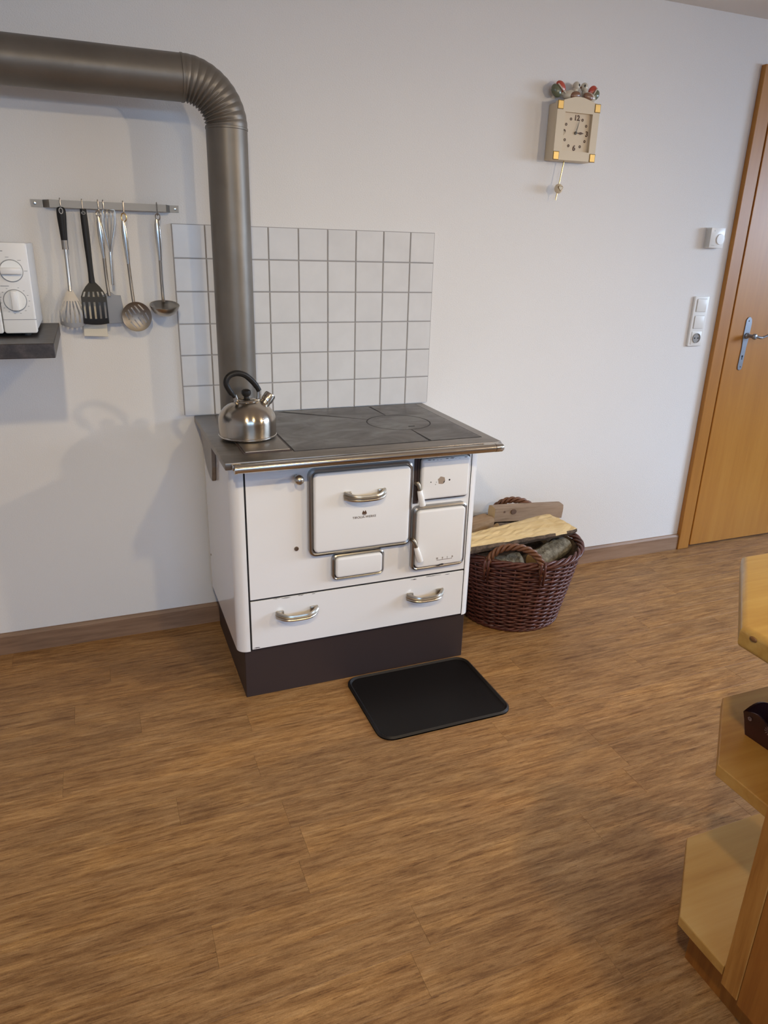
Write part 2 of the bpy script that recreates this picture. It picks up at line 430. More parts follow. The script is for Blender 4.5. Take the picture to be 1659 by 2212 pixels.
# handle plate: tapered, rounded ends
pl = [(2.424, .856), (2.436, .852), (2.446, .858), (2.449, .872), (2.450, .95), (2.455, 1.0), (2.456, 1.06), (2.452, 1.076), (2.441, 1.086), (2.430, 1.084), (2.421, 1.072), (2.420, 1.0), (2.424, .95), (2.421, .87)]
hp = part('handle_plate', yprism(NB(), pl, -.012, -.0155, .001, 1), 'iron_handle', leaf)
for zz in (.868, 1.068): part('plate_screw', lathe(NB(), [(.0035, 0), (.0025, .0012), (0, .0014)], (2.437, -.0155, zz), 10, '-y'), 'iron_dark', leaf)
bm = NB(); lathe(bm, [(.0045, 0), (.0045, .0006)], (2.436, -.0155, .915), 12, '-y'); box(bm, 2.434, 2.438, -.0161, -.0155, .900, .915)
part('keyhole', bm, 'blackdot', leaf)
bm = NB(); lathe(bm, [(.013, 0), (.013, .004), (.009, .007), (.0075, .012), (.0075, .034), (.010, .038)], (2.440, -.0155, 1.005), 20, '-y')
tube(bm, spline([(2.440, -.058, 1.005), (2.452, -.062, 1.004), (2.475, -.064, 1.001), (2.50, -.064, 1.007), (2.53, -.063, 1.016), (2.56, -.061, 1.012)], 6), [.0075]*12+[.006]*19, 10, flat=(1, .8))
lathe(bm, [(.0, -.004), (.012, -.003), (.0125, .004), (.009, .009), (.004, .010), (0, .010)], (2.440, -.056, 1.005), 18, '-y')
part('lever', bm, 'iron_handle', leaf, True)

# ------------------------------------------------------------------ tiled splashback
tp = empty('tiled_splashback', (0, 0, 1.382), 'pale grey square tiles set in six rows on wall behind stove', 'backsplash')
ZT = 1.3826; NC, NR = 9, 6
part('grout_bed', B(.0, .893, -.0050, -.0006, ZT-NR*.1+.004, ZT), 'grout', tp)
def tile_mesh(w_, h_):
    t = B(0, w_, -.0075, -.0, 0, h_)
    ed = [e for e in t.edges if all(abs(v.co.y+.0075) < 1e-6 for v in e.verts)]
    bmesh.ops.bevel(t, geom=ed, offset=.0012, segments=2, affect='EDGES'); bmesh.ops.recalc_face_normals(t, faces=t.faces)
    me = bpy.data.meshes.new('tile'); t.to_mesh(me); t.free(); me.materials.append(MT['tile']); return me
tmA, tmB = tile_mesh(.0958, .0958), tile_mesh(.0885, .0958)
for r in range(NR):
    for c in range(NC):
        o = bpy.data.objects.new('tile', tmB if c == 8 else tmA); COL.objects.link(o); o.parent = tp
        o.location = (c*.1+.0021, -.0008, -(r+1)*.1+.0021+(ZT-1.382))

# ------------------------------------------------------------------ stove
FY = -.545
stove = empty('wood_stove', (.44, -.3, 0), 'white enamelled wood-burning kitchen stove with dark iron top and brown plinth', 'stove')
part('plinth', B(.070, .822, -.532, -.04, 0, .178, .002, 1), 'plinth', stove)
bodyp = part('body', B(.088, .804, -.541, -.05, .172, .765), 'gap', stove)
def side_panel(xo, xi, sgn):
    r = .030; pts = [(xo, -.05), (xo, FY+r)]
    for i in range(1, 9):
        a = PI/2*i/8; pts.append((xo+sgn*(r-r*math.cos(a)), FY+r-r*math.sin(a)))
    pts += [(xi, FY), (xi, FY+.012), (xo+sgn*.012, FY+.04), (xo+sgn*.012, -.05)]
    return zprism(NB(), pts, .170, .765)
lp = part('side_panel', side_panel(.049, .0865, 1), 'enamel', stove, True)
part('side_panel', side_panel(.833, .8055, -1), 'enamel', stove, True)
part('side_screw', lathe(NB(), [(.004, 0), (.003, .002), (0, .0025)], (.049, -.075, .30), 10, Vector((-1, 0, 0))), 'agedbrass', lp)
FP0, FP1 = .0920, .8000
fp = part('front_panel', B(FP0, FP1, FY, -.541, .3425, .765), 'enamel', stove)
dr = part('drawer_front', B(FP0, FP1, FY-.001, -.541, .1755, .3360, .0008, 1), 'enamel', stove, label='wide white drawer front with two bow handles')
# chipped enamel along the drawer edge
for (x, z, l, h) in ((.20, .334, .030, .0022), (.245, .3355, .018, .0018), (.285, .3345, .012, .0015), (.105, .180, .022, .0030), (.62, .331, .022, .0026), (.690, .334, .055, .0030), (.74, .3315, .016, .0020), (.17, .336, .02, .0014)):
    k = 7; pts = []
    for i in range(k): pts.append((x-l/2+l*i/(k-1), z+h*(.2+random.random()*.5)*math.sin(PI*(i+.5)/k)))
    for i in range(k-1, -1, -1): pts.append((x-l/2+l*i/(k-1), z-h*(.1+random.random()*.6)*math.sin(PI*(i+.5)/k)))
    part('enamel_chip', yprism(NB(), pts, FY-.0009, FY-.0013), 'chip', dr)

def bow_handle(xc, zc, y0, L=.122, parent=None):
    """nickel bow handle: three ribs, feet at both ends"""
    bm = NB(); n = 22; secs = []
    prof = [(u*1.25, v*1.25) for u, v in [(-.0095, 0), (-.0090, .004), (-.0055, .0052), (-.0035, .0040), (-.0010, .0062), (.0010, .0062), (.0035, .0040), (.0055, .0052), (.0090, .004), (.0095, 0), (.006, -.003), (-.006, -.003)]]
    for i in range(n+1):
        t = -1+2*i/n; a = abs(t)
        out = .030*(1-max(0, (a-.35)/.65)**2.2) if a > .35 else .030
        out = .004+out*.95
        sc = .82+.30*max(0, (a-.55)/.45)
        drop = -.004*(1-a*a)
        ta = Vector((1, 0, 0))
        d = .0
        if a > .35: d = -.030*.95*2.2*((a-.35)/.65)**1.2/.65*math.copysign(1, t)/(L/2)
        nrm = Vector((d, 1, 0)).normalized() if True else None   # d(out)/dx
        # outward direction is -y; normal of curve (x, -out): (-dout, -1)
        nv = Vector((-d, -1, 0)).normalized()
        ctr = Vector((xc+t*L/2, y0-out, zc+drop))
        secs.append([bm.verts.new(ctr+Vector((0, 0, u*sc))+nv*v) for u, v in prof])
    m_ = len(prof)
    for A_, C_ in zip(secs, secs[1:]):
        for k in range(m_): bm.faces.new((A_[k], A_[(k+1) % m_], C_[(k+1) % m_], C_[k]))
    bm.faces.new(secs[0]); bm.faces.new(secs[-1][::-1])
    for s in (-1, 1): box(bm, xc+s*(L/2-.010)-.010, xc+s*(L/2-.010)+.010, y0-.008, y0, zc-.0115, zc+.0115, .003)
    return part('bow_handle', bm, 'handle', parent, True, label='ribbed nickel bow handle')
def stove_door(name, x0, x1, z0, z1, tw, r, trim, yt, yp, label=None):
    tr = part(name+'_trim', ringprism(NB(), rrect(x0-tw, x1+tw*.8, z0-tw, z1+tw, r+tw*.7), rrect(x0-.0005, x1+.0005, z0-.0005, z1+.0005, r), FY+.001, yt, .003), trim, fp, True)
    part('door_shadow_gap', yprism(NB(), rrect(x0-.001, x1+.001, z0-.001, z1+.001, r), FY+.001, FY-.004), 'gap', fp)
    return part(name, yprism(NB(), rrect(x0+.0012, x1-.0012, z0+.0012, z1-.0012, r), FY-.002, yp, .007, 4), 'enamel2', stove, True, label)
oven = stove_door('oven_door', .281, .586, .4755, .7225, .0115, .014, 'nickel', FY-.016, FY-.026, 'white oven door with bow handle and maker mark')
fire = stove_door('fire_door', .6115, .7805, .3795, .5745, .0095, .012, 'nickel', FY-.016, FY-.026, 'white fire door with air scale')
small = stove_door('upper_door', .6205, .7855, .6065, .7385, .006, .010, 'brown_frame', FY-.008, FY-.024, 'worn white upper door without knob')
flap = stove_door('ash_flap', .3495, .503, .3830, .4505, .0080, .011, 'nickel', FY-.013, FY-.022)
part('burnt_stile', B(.6045, .6205, FY-.004, FY+.001, .592, .750), 'brown_frame', fp)
bow_handle(.436, .6505, FY-.026, .122, oven)
bow_handle(.232, .2835, FY-.001, .122, dr)
bow_handle(.660, .2745, FY-.001, .122, dr)
# maker mark
mk = text_bm('TIROLIA-WERKE', .0098, (.437, FY-.0262, .5735), spacing=1.05)
part('maker_lettering', mk, 'ink', oven)
bm = NB(); yprism(bm, [(.4300, .5850), (.4440, .5850), (.4440, .5900), (.4405, .5975), (.4370, .5925), (.4335, .5975), (.4300, .5900)], FY-.0258, FY-.0264)
yprism(bm, [(.4310, .5838), (.4430, .5838), (.4400, .5818), (.4340, .5818)], FY-.0258, FY-.0264)
part('maker_emblem', bm, 'ink', oven)
# air scale on the fire door
for s, x in (('III', .6865), ('II', .7055), ('I', .7225), ('0', .7405)):
    part('scale_mark', text_bm(s, .0085, (x, FY-.0262, .4035)), 'ink', fire)
bm = NB(); box(bm, .6855, .7395, FY-.0264, FY-.0258, .3995, .4007)
for x in (.6865, .7055, .7225, .7385): box(bm, x-.0006, x+.0006, FY-.0264, FY-.0258, .4007, .4020)
part('scale_line', bm, 'ink', fire)
yy = FY-.026
part('enamel_chip', yprism(NB(), [(.692, .3815), (.697, .3850), (.706, .3865), (.712, .3835), (.708, .3805), (.70, .3808)], yy+.002, yy-.0003), 'chip', fire)
# knob scar on the upper door
pts = [(.688+.0125*(1+.12*random.uniform(-1, 1))*math.cos(a*PI/8), .6665+.0125*(1+.12*random.uniform(-1, 1))*math.sin(a*PI/8)) for a in range(16)]
yz = FY-.024
part('knob_scar', yprism(NB(), pts, yz+.001, yz-.0004), mat('rust_scar', (.36, .27, .20), .8), small)
part('scar_core', yprism(NB(), [(.6935, .6570), (.6985, .6600), (.6995, .6650), (.6965, .6640)], yz, yz-.0006), 'chip', small)
for x, z, rr in ((.7150, .6660, .0028), (.6520, .6640, .0018), (.668, .655, .0012), (.6705, .6625, .0011)):
    part('enamel_chip', lathe(NB(), [(rr, 0), (rr, .0005)], (x, yz, z), 8, '-y'), 'chip', small)
def rust_chips():
    for i in range(9):
        x = .640+i*.0155+random.uniform(-.004, .004); z = .7325+random.uniform(-.0015, .002); l = random.uniform(.003, .008)
        part('enamel_chip', yprism(NB(), [(x-l, z), (x-.3*l, z+.0011), (x+l, z+.0006), (x+.4*l, z-.0008)], FY-.0205, FY-.0236), 'brown_frame', small)
rust_chips()
# porcelain lever latches
def latch(x, z, dx, dz, parent, yb):
    bm = NB(); L = Vector((dx, -.010, dz)); p = Vector((x, yb-.018, z))
    lathe(bm, [(.0075, 0), (.0075, .012), (.0055, .017), (.0, .019)], (x, yb, z), 14, '-y')
    tube(bm, [p+Vector((-.004, .004, .006)), p, p+L*.30], [.0065, .0065, .0052], 10)
    lt = part('latch', bm, 'agedbrass', parent, True)
    pts = [p+L*.28, p+L*.32, p+L*.6, p+L*.96, p+L]
    part('porcelain_grip', tube(NB(), pts, [.0072, .0082, .0096, .0106, .0096], 16), 'porcelain', lt, True, label='white porcelain lever grip')
latch(.6120, .659, .012, -.066, small, FY-.004)
latch(.6025, .476, .018, -.064, fire, FY-.014)
# door adjuster knob and screw on the left panel
bm = NB(); lathe(bm, [(.006, 0), (.006, .018), (.004, .020), (.004, .026)], (.236, FY, .7135), 16, '-y'); ball(bm, (.236, FY-.036, .7135), .0145)
part('damper_knob', bm, 'handle', fp, True)
part('panel_screw', lathe(NB(), [(.0072, 0), (.006, .003), (0, .0036)], (.2345, FY, .4895), 14, '-y'), 'agedbrass', fp, True)

# iron top
TZ = .785
tf = part('top_frame', B(.030, .872, -.598, -.0085, TZ-.022, TZ-.0012, .003), 'steelframe', stove, True)
CX0, CX1, CY0, CY1 = .238, .834, -.532, -.030
RC, RR = Vector((.660, -.283)), .1045
part('cook_recess', B(CX0-.003, CX1+.003, CY0-.003, CY1+.003, TZ-.006, TZ-.0007), 'gap', stove)
def rect_hit(a):
    d = Vector((math.cos(a), math.sin(a))); ts = []
    if d.x > 1e-9: ts.append((CX1-RC.x)/d.x)
    if d.x < -1e-9: ts.append((CX0-RC.x)/d.x)
    if d.y > 1e-9: ts.append((CY1-RC.y)/d.y)
    if d.y < -1e-9: ts.append((CY0-RC.y)/d.y)
    return RC+d*min(ts)
seam = sorted([math.radians(92), math.radians(143.5), math.radians(270)])
corners = [(math.atan2(y-RC.y, x-RC.x) % (2*PI), (x, y)) for x in (CX0, CX1) for y in (CY0, CY1)]
for i in range(3):
    a0 = seam[i]+.0016/RR; a1 = (seam[(i+1) % 3]-.0016/RR)
    if a1 < a0: a1 += 2*PI
    arc = [RC+Vector((math.cos(a), math.sin(a)))*(RR+.0034) for a in [a0+(a1-a0)*k/24 for k in range(25)]]
    cs = []
    for ang, c in corners:
        for s in (0, 2*PI):
            if a0 < ang+s < a1: cs.append((ang+s, c))
    cs.sort(reverse=True)
    h1 = rect_hit(a1-.004); h0 = rect_hit(a0+.004)
    poly = [tuple(p) for p in arc]+[tuple(h1)]+[c for _, c in cs]+[tuple(h0)]
    part('cook_plate', zprism(NB(), poly, TZ-.004, TZ), 'iron', stove)
cr = part('cooking_ring', lathe(NB(), [(RR-.0005, -.004), (RR-.0005, -.0008), (RR-.0015, 0), (.0, 0)], (RC.x, RC.y, TZ), 64), 'iron', stove)
part('ring_lift_slot', B(.668, .690, -.352, -.346, TZ, TZ+.0006, .0002, 1), 'gap', cr)
# warming lid under the kettle
wl = part('warming_lid', B(.100, .2285, -.518, -.240, TZ-.004, TZ+.004, .003), 'steel_dull', stove, True)
bm = NB(); ringprism_z = None
for a in ((.097, .2315, -.524, -.519), (.097, .2315, -.239, -.234), (.094, .0995, -.524, -.234), (.229, .2330, -.524, -.234)):
    box(bm, a[0], a[1], a[2], a[3], TZ-.004, TZ+.0022, .001, 1)
part('warming_lid_rim', bm, 'brown_frame', wl)
# chrome rail
bm = NB(); RYC, RZC = -.628, .774
tube(bm, [(.054, RYC, RZC), (.056, RYC, RZC), (.830, RYC, RZC)], [.0105, .0125, .0125], 20)
rail = part('chrome_rail', bm, 'chrome', stove, True, label='chrome towel rail along the front edge')
bm = NB(); lathe(bm, [(.0130, 0), (.0132, .022), (.010, .027), (.0, .029)], (.831, RYC, RZC), 20, Vector((1, 0, 0)))
box(bm, .805, .858, -.622, -.575, TZ-.016, TZ-.003, .003)
part('rail_end', bm, 'chrome', rail, True)
bm = NB(); box(bm, .046, .072, -.620, -.592, TZ-.018, TZ-.004, .003); tube(bm, [(.049, RYC, RZC), (.056, RYC, RZC)], .0137, 18)
part('rail_end', bm, 'chrome', rail, True)
# side bracket
br = [(-.085, .764), (-.125, .720), (-.155, .685), (-.200, .655), (-.262, .640), (-.302, .643), (-.318, .690), (-.324, .764)]
part('side_bracket', xprism(NB(), br, .036, .0485, .002, 1), 'steelframe', stove)

# ------------------------------------------------------------------ stove pipe
PX, PY, PR = .1545, -.160, .0580
PZH = 1.7480; BR_ = .115
pipe = empty('stove_pipe', (PX, PY, TZ), 'dark grey sheet-metal stove pipe with crimped elbow running along wall', 'stove pipe')
bm = NB(); tube(bm, [(PX, PY, TZ), (PX, PY, PZH-BR_+.001)], PR, 48); part('upright_pipe', bm, 'pipe', pipe, True)
part('pipe_collar', lathe(NB(), [(PR+.008, 0), (PR+.008, .004), (PR+.002, .012), (PR+.0005, .0125)], (PX, PY, TZ), 40), 'pipe', pipe, True)
bm = NB(); tube(bm, [(PX-BR_+.001, PY, PZH), (-1.55, PY, PZH)], PR, 48); part('horizontal_pipe', bm, 'pipe', pipe, True)
# crimped elbow: pleats deep on the inner side
bm = NB(); rings = []; NS, NP, nn = 132, 11, 48
for i in range(NS+1):
    t = i/NS; a = PI/2*t
    c = Vector((PX-BR_+BR_*math.cos(a), PY, PZH-BR_+BR_*math.sin(a)))
    n1 = Vector((math.cos(a), 0, math.sin(a))); n2 = Vector((0, 1, 0))
    env = min(1, t*14, (1-t)*14); ph = (t*NP) % 1
    saw = (1-abs(2*ph-1))**.7
    rg = []
    for k in range(nn):
        b = 2*PI*k/nn; inner = max(0, -math.cos(b)*.75+.35)
        dr_ = -env*(.0055*inner+.0011)*(1-saw)+.0012*env
        rg.append(bm.verts.new(c+(n1*math.cos(b)+n2*math.sin(b))*(PR+dr_)))
    rings.append(rg)
for A_, C_ in zip(rings, rings[1:]):
    for k in range(nn): bm.faces.new((A_[k], A_[(k+1) % nn], C_[(k+1) % nn], C_[k]))
part('crimped_elbow', bm, 'pipe', pipe, 'all')
for p, ax in (((PX, PY, PZH-BR_-.004), Vector((0, 0, 1))), ((PX-BR_-.004, PY, PZH), Vector((1, 0, 0)))):
    part('elbow_seam', lathe(NB(), [(PR, 0), (PR+.0016, .001), (PR+.0016, .006), (PR, .007)], p, 48, ax), 'pipe', pipe, True)

# ------------------------------------------------------------------ kettle
KX, KY, KZ = .1425, -.350, TZ+.0042
ket = empty('kettle', (KX, KY, KZ), 'brushed steel whistling kettle with black loop handle on stove top', 'kettle')
kb = [(.070, 0), (.0815, .002), (.0840, .006), (.0845, .012), (.0850, .050), (.0842, .058), (.0815, .067), (.076, .077), (.067, .0875), (.055, .097), (.043, .1035), (.034, .1065), (.031, .1070)]
part('body', lathe(NB(), kb, (KX, KY, KZ), 64), 'kettle', ket, True)
part('base_rim', lathe(NB(), [(.0846, .0045), (.0862, .006), (.0862, .0085), (.0848, .010)], (KX, KY, KZ), 64), 'chrome', ket, True)
ld = part('lid', lathe(NB(), [(.033, .1045), (.033, .1085), (.031, .111), (.020, .1145), (.010, .116), (.0, .1165)], (KX, KY, KZ), 40), 'kettle', ket, True)
part('lid_knob', lathe(NB(), [(.008, .115), (.0075, .120), (.012, .124), (.0145, .130), (.0135, .137), (.008, .141), (0, .142)], (KX, KY, KZ), 24), 'black', ld, True)
sd = Vector((.86, .18, 0)).normalized()
a_ = Vector((KX, KY, KZ))+sd*.052+Vector((0, 0, .088)); dirv = (sd*.62+Vector((0, 0, .78))).normalized()
sp = part('spout', tube(NB(), [a_, a_+dirv*.02, a_+dirv*.030], [.0165, .0150, .0145], 24), 'kettle', ket, True)
part('spout_cap', lathe(NB(), [(.0150, 0), (.0172, .002), (.0172, .022), (.0155, .026), (.006, .0275), (0, .0275)], a_+dirv*.016, 24, dirv), 'chrome', sp, True)
def K(dx, dz): return Vector((KX, KY, KZ))+sd*dx+Vector((0, 0, dz))
hpts = spline([K(-.036, .122), K(-.050, .140), K(-.0605, .163), K(-.052, .182), K(-.030, .190), K(-.004, .184), K(.018, .166), K(.033, .148), K(.041, .134)], 6)
hd = part('handle', tube(NB(), hpts, [.0062]*4+[.0085]*(len(hpts)-10)+[.0078]*6, 14), 'black', ket, True, label='black plastic loop handle')
bm = NB(); tube(bm, [K(-.034, .100), K(-.032, .112), K(-.037, .126)], .0045, 10, flat=(1.5, .7)); ball(bm, K(-.0325, .104), .006)
part('handle_bracket', bm, 'steel', hd, True)
bm = NB(); tube(bm, [K(.036, .100), K(.040, .118), K(.041, .136)], .0048, 10, flat=(1.5, .7)); ball(bm, K(.037, .106), .006)
part('handle_bracket', bm, 'steel', hd, True)

# ------------------------------------------------------------------ hearth plate
hpt = empty('hearth_plate', (.61, -.71, 0), 'black metal hearth plate with rounded corners on floor before stove', 'hearth plate')
mx0, mx1, my0, my1 = .388, .826, -.879, -.541
def rz(x0, x1, y0, y1, r, n=8): return rrect(x0, x1, y0, y1, r, n)
part('plate', zprism(NB(), rz(mx0, mx1, my0, my1, .045), .0004, .004), 'mat', hpt)
bm = NB(); o_ = rz(mx0, mx1, my0, my1, .045); i_ = rz(mx0+.012, mx1-.012, my0+.012, my1-.012, .035); m_ = rz(mx0+.006, mx1-.006, my0+.006, my1-.006, .040); n = len(o_)
L = [[bm.verts.new((p[0], p[1], z)) for p in lp_] for lp_, z in ((o_, .0004), (o_, .005), (m_, .0095), (i_, .0042), (i_, .0030))]
for A_, C_ in zip(L, L[1:]+L[:1]):
    for k in range(n): bm.faces.new((A_[k], A_[(k+1) % n], C_[(k+1) % n], C_[k]))
part('raised_lip', bm, mat('hearth_lip', (.022, .019, .018), .35, .4), hpt, True)

# ------------------------------------------------------------------ worktop shelf and microwave (left)
ws = tag(obj('stone_worktop', B(X0+.002, -.349, -.490, -.002, 1.055, 1.0905, .0015, 1), 'counter', origin=(-1.1, -.25, 1.055)),
         'dark grey-brown laminate worktop under microwave at left edge', 'worktop')
mw = empty('microwave', (-.63, -.2, 1.0905), 'white microwave oven with two dials on dark worktop', 'microwave')
MZ0, MZ1, MY = 1.102, 1.3175, -.352
part('housing', B(-.868, -.391, MY+.02, -.040, MZ0, MZ1, .004), 'white_plastic', mw, True)
for x in (-.84, -.42):
    for y in (-.30, -.08): part('foot', lathe(NB(), [(.012, 0), (.012, .0125)], (x, y, 1.0905), 14), 'black', mw)
cp = part('control_panel', yprism(NB(), rrect(-.4655, -.389, MZ0-.002, MZ1+.001, .006), MY+.021, MY, .003, 3), 'white_plastic', mw, True)
part('door', yprism(NB(), rrect(-.870, -.4675, MZ0-.002, MZ1+.001, .006), MY+.021, MY, .003, 3), 'white_plastic', mw, True)
part('door_window', yprism(NB(), rrect(-.835, -.505, 1.14, 1.285, .01), MY+.002, MY-.0006), 'black', mw)
part('button_gap', B(-.4655, -.3885, MY-.0003, MY+.001, 1.1335, 1.1348), 'grey_print', cp)
for kx, kz, ang in ((-.4305, 1.2520, 0), (-.4315, 1.1810, 90)):
    part('dial_ring', ringprism(NB(), [(kx+.0270*math.cos(a*PI/24), kz+.0270*math.sin(a*PI/24)) for a in range(48)],
                                [(kx+.0258*math.cos(a*PI/24), kz+.0258*math.sin(a*PI/24)) for a in range(48)], MY+.001, MY-.001), 'grey_print', cp)
    kn = part('dial', lathe(NB(), [(.0256, 0), (.0250, .004), (.0245, .005), (0, .0052)], (kx, MY, kz), 40, '-y'), 'white_plastic2', cp, True)
    bm = NB()
    if ang == 0: box(bm, kx-.0235, kx+.0235, MY-.018, MY-.004, kz-.0075, kz+.0075, .002)
    else: box(bm, kx-.0075, kx+.0075, MY-.018, MY-.004, kz-.0235, kz+.0235, .002)
    part('dial_grip', bm, 'white_plastic', kn, True)
    bm = NB(); n = 4 if ang == 0 else 14
    for i in range(n):
        a = math.radians((150-i*50) if ang == 0 else (70-i*24)); u = Vector((math.cos(a), 0, math.sin(a)))
        c = Vector((kx, MY, kz))+u*.0325; l = .004 if ang == 0 else .0018
        box(bm, c.x-l, c.x+l, MY-.0004, MY+.0005, c.z-.0005, c.z+.0005)
    part('dial_scale', bm, 'grey_print', cp)
bm = NB(); box(bm, -.462, -.444, MY-.0004, MY+.0005, 1.2975, 1.2992); box(bm, -.460, -.441, MY-.0004, MY+.0005, 1.2150, 1.2165)
part('panel_print', bm, 'grey_print', cp)

# ------------------------------------------------------------------ utensil rail and utensils
rl = empty('utensil_rail', (-.18, 0, 1.424), 'brushed steel wall rail with bent ends carrying kitchen utensils', 'rail')
path = [(-.383, -.0), (-.352, -.0), (-.334, -.032), (-.014, -.032), (.000, -.0), (.026, -.0)]
inner = []
for i, p in enumerate(path):
    inner.append((p[0]+(.0015 if 0 < i < 3 else (-.0015 if 2 < i < 5 else 0)), p[1]+.0022 if p[1] < -.01 else p[1]-.0022))
o2 = []
for i, p in enumerate(path): o2.append((p[0], p[1]-(.0 if p[1] < -.01 else .0024)))
i2 = [(p[0]+(.0022 if i == 2 else (-.0022 if i == 3 else (.0018 if i == 1 else (-.0018 if i == 4 else 0)))), p[1]+(.0024 if p[1] < -.01 else -.0003)) for i, p in enumerate(path)]
bm = NB(); prism(bm, o2+i2[::-1], lambda p: (p[0], p[1], 1.4135), lambda p: (p[0], p[1], 1.4335))
part('bar', bm, 'rail_steel', rl)
for x in (-.373, .016): part('screw', lathe(NB(), [(.0042, 0), (.0035, .0015), (0, .002)], (x, -.0024, 1.4235), 12, '-y'), 'chrome', rl, True)
def hook(x):
    pts = spline([(x, -.0275, 1.4270), (x, -.0275, 1.4350), (x, -.0300, 1.4375), (x, -.0345, 1.4370), (x, -.0352, 1.4250), (x, -.0352, 1.4080), (x, -.0385, 1.4030), (x, -.0440, 1.4040), (x, -.0460, 1.4085)], 4)
    part('hook', tube(NB(), pts, .0016, 8), 'steel', rl, True)
for x in (-.3055, -.2475, -.2045, -.1905, -.1355, -.0405): hook(x)
UY = -.0425
def grid_blade(mapf, us, vs_, hole, th, bm=None):
    t = bmesh.new(); V = {}
    for i, u in enumerate(us):
        for j, v in enumerate(vs_): V[i, j] = t.verts.new(mapf(u, v))
    for i in range(len(us)-1):
        for j in range(len(vs_)-1):
            if not hole(i, j): t.faces.new((V[i, j], V[i+1, j], V[i+1, j+1], V[i, j+1]))
    bmesh.ops.delete(t, geom=[v for v in t.verts if not v.link_faces], context='VERTS')
    bmesh.ops.recalc_face_normals(t, faces=t.faces); bmesh.ops.solidify(t, geom=t.faces[:], thickness=th)
    return merge(bm or NB(), t)
def slots(nsl, ratio=.55):
    us = [-1.0]; w_ = 2/nsl
    for i in range(nsl): c = -1+w_*(i+.5); us += [c-w_*ratio/2, c+w_*ratio/2]
    return us+[1.0]
# 1 fan spatula with soft black handle
u1 = empty('slotted_spatula', (-.307, UY, 1.2), 'steel fan-shaped slotted spatula with black handle, leftmost on the rail', 'spatula', 'utensils on the rail')
bm = NB(); tube(bm, spline([(-.3055, UY, 1.4150), (-.3055, UY, 1.400), (-.306, UY, 1.370), (-.306, UY, 1.335), (-.306, UY, 1.325)], 4), [.006, .0095, .0115, .0122, .0125, .0125, .0122, .0118, .0112, .0106, .0100, .0096, .0092, .0090, .0088, .0086, .0086], 18, flat=(1, .62))
g = part('grip', bm, 'black', u1, True)
part('grip_eyelet', ringprism(NB(), [(-.3055+.0058*math.cos(a*PI/12), 1.4045+.0085*math.sin(a*PI/12)) for a in range(24)], [(-.3055+.0038*math.cos(a*PI/12), 1.4045+.0062*math.sin(a*PI/12)) for a in range(24)], UY, UY-.0088), 'steel_dull', g, True)
part('collar', tube(NB(), [(-.306, UY, 1.326), (-.306, UY, 1.301)], .0088, 16, flat=(1, .7)), 'steel_dull', u1, True)
part('shaft', tube(NB(), spline([(-.306, UY, 1.303), (-.306, UY-.001, 1.26), (-.3065, UY-.004, 1.21), (-.307, UY-.008, 1.185)], 5), .0048, 12), 'steel', u1, True)
us = slots(6, .42); vs1 = [0, .14, .3, .45, .6, .75, .88, 1]
def mp1(u, v):
    wd = .006+.030*min(1, v/.62)**.9; z = 1.190-.108*v+.010*v*v*u*u
    return (-.307+u*wd, UY-.008-.014*math.sin(v*1.6)+.004*u*u*v, z)
part('blade', grid_blade(mp1, us, vs1, lambda i, j: i % 2 == 1 and 2 <= j <= 5, .0014), 'steel_dull', u1, True)
# 2 black slotted turner
u2 = empty('slotted_turner', (-.245, UY, 1.2), 'black plastic slotted turner hanging second from left on the rail', 'spatula', 'utensils on the rail')
bm = NB(); hw = [.0085, .0095, .0095, .0092, .0088, .0082, .0078, .0076, .0090]
tube(bm, [(-.2465+.0025*i/8, UY-.001*i, 1.412-.204*i/8) for i in range(9)], hw, 16, flat=(1, .5))
part('handle', bm, 'black', u2, True)
part('hanging_eyelet', ringprism(NB(), [(-.2465+.0055*math.cos(a*PI/10), 1.4010+.004*math.sin(a*PI/10)) for a in range(20)], [(-.2465+.0042*math.cos(a*PI/10), 1.4010+.0026*math.sin(a*PI/10)) for a in range(20)], UY, UY-.0056), 'steel_dull', u2)
us = slots(5, .40); vs2 = [0, .1, .22, .34, .46, .6, .74, .86, .94, 1]
def mp2(u, v):
    wd = .008+.0275*min(1, v/.30)**.8; z = 1.212-.122*v+.009*max(0, v-.55)*u*u
    return (-.2435+u*wd, UY-.010-.020*math.sin(v*2.0)*.8, z)
part('blade', grid_blade(mp2, us, vs2, lambda i, j: i % 2 == 1 and (j in (2,) or 4 <= j <= 6), .0022), 'black', u2, True)
# cream scraper behind it
u7 = empty('cream_scraper', (-.247, -.03, 1.1), 'cream flat scraper, only its lower edge showing below the black turner', 'spatula', 'utensils on the rail')
part('blade', yprism(NB(), [(-.282, 1.053), (-.2145, 1.0505), (-.2145, 1.150), (-.238, 1.185), (-.257, 1.185), (-.282, 1.150)], -.026, -.028, .0006, 1), 'cream_card', u7)
part('handle', B(-.2525, -.2425, -.0285, -.0245, 1.18, 1.405, .0015), 'cream_card', u7)
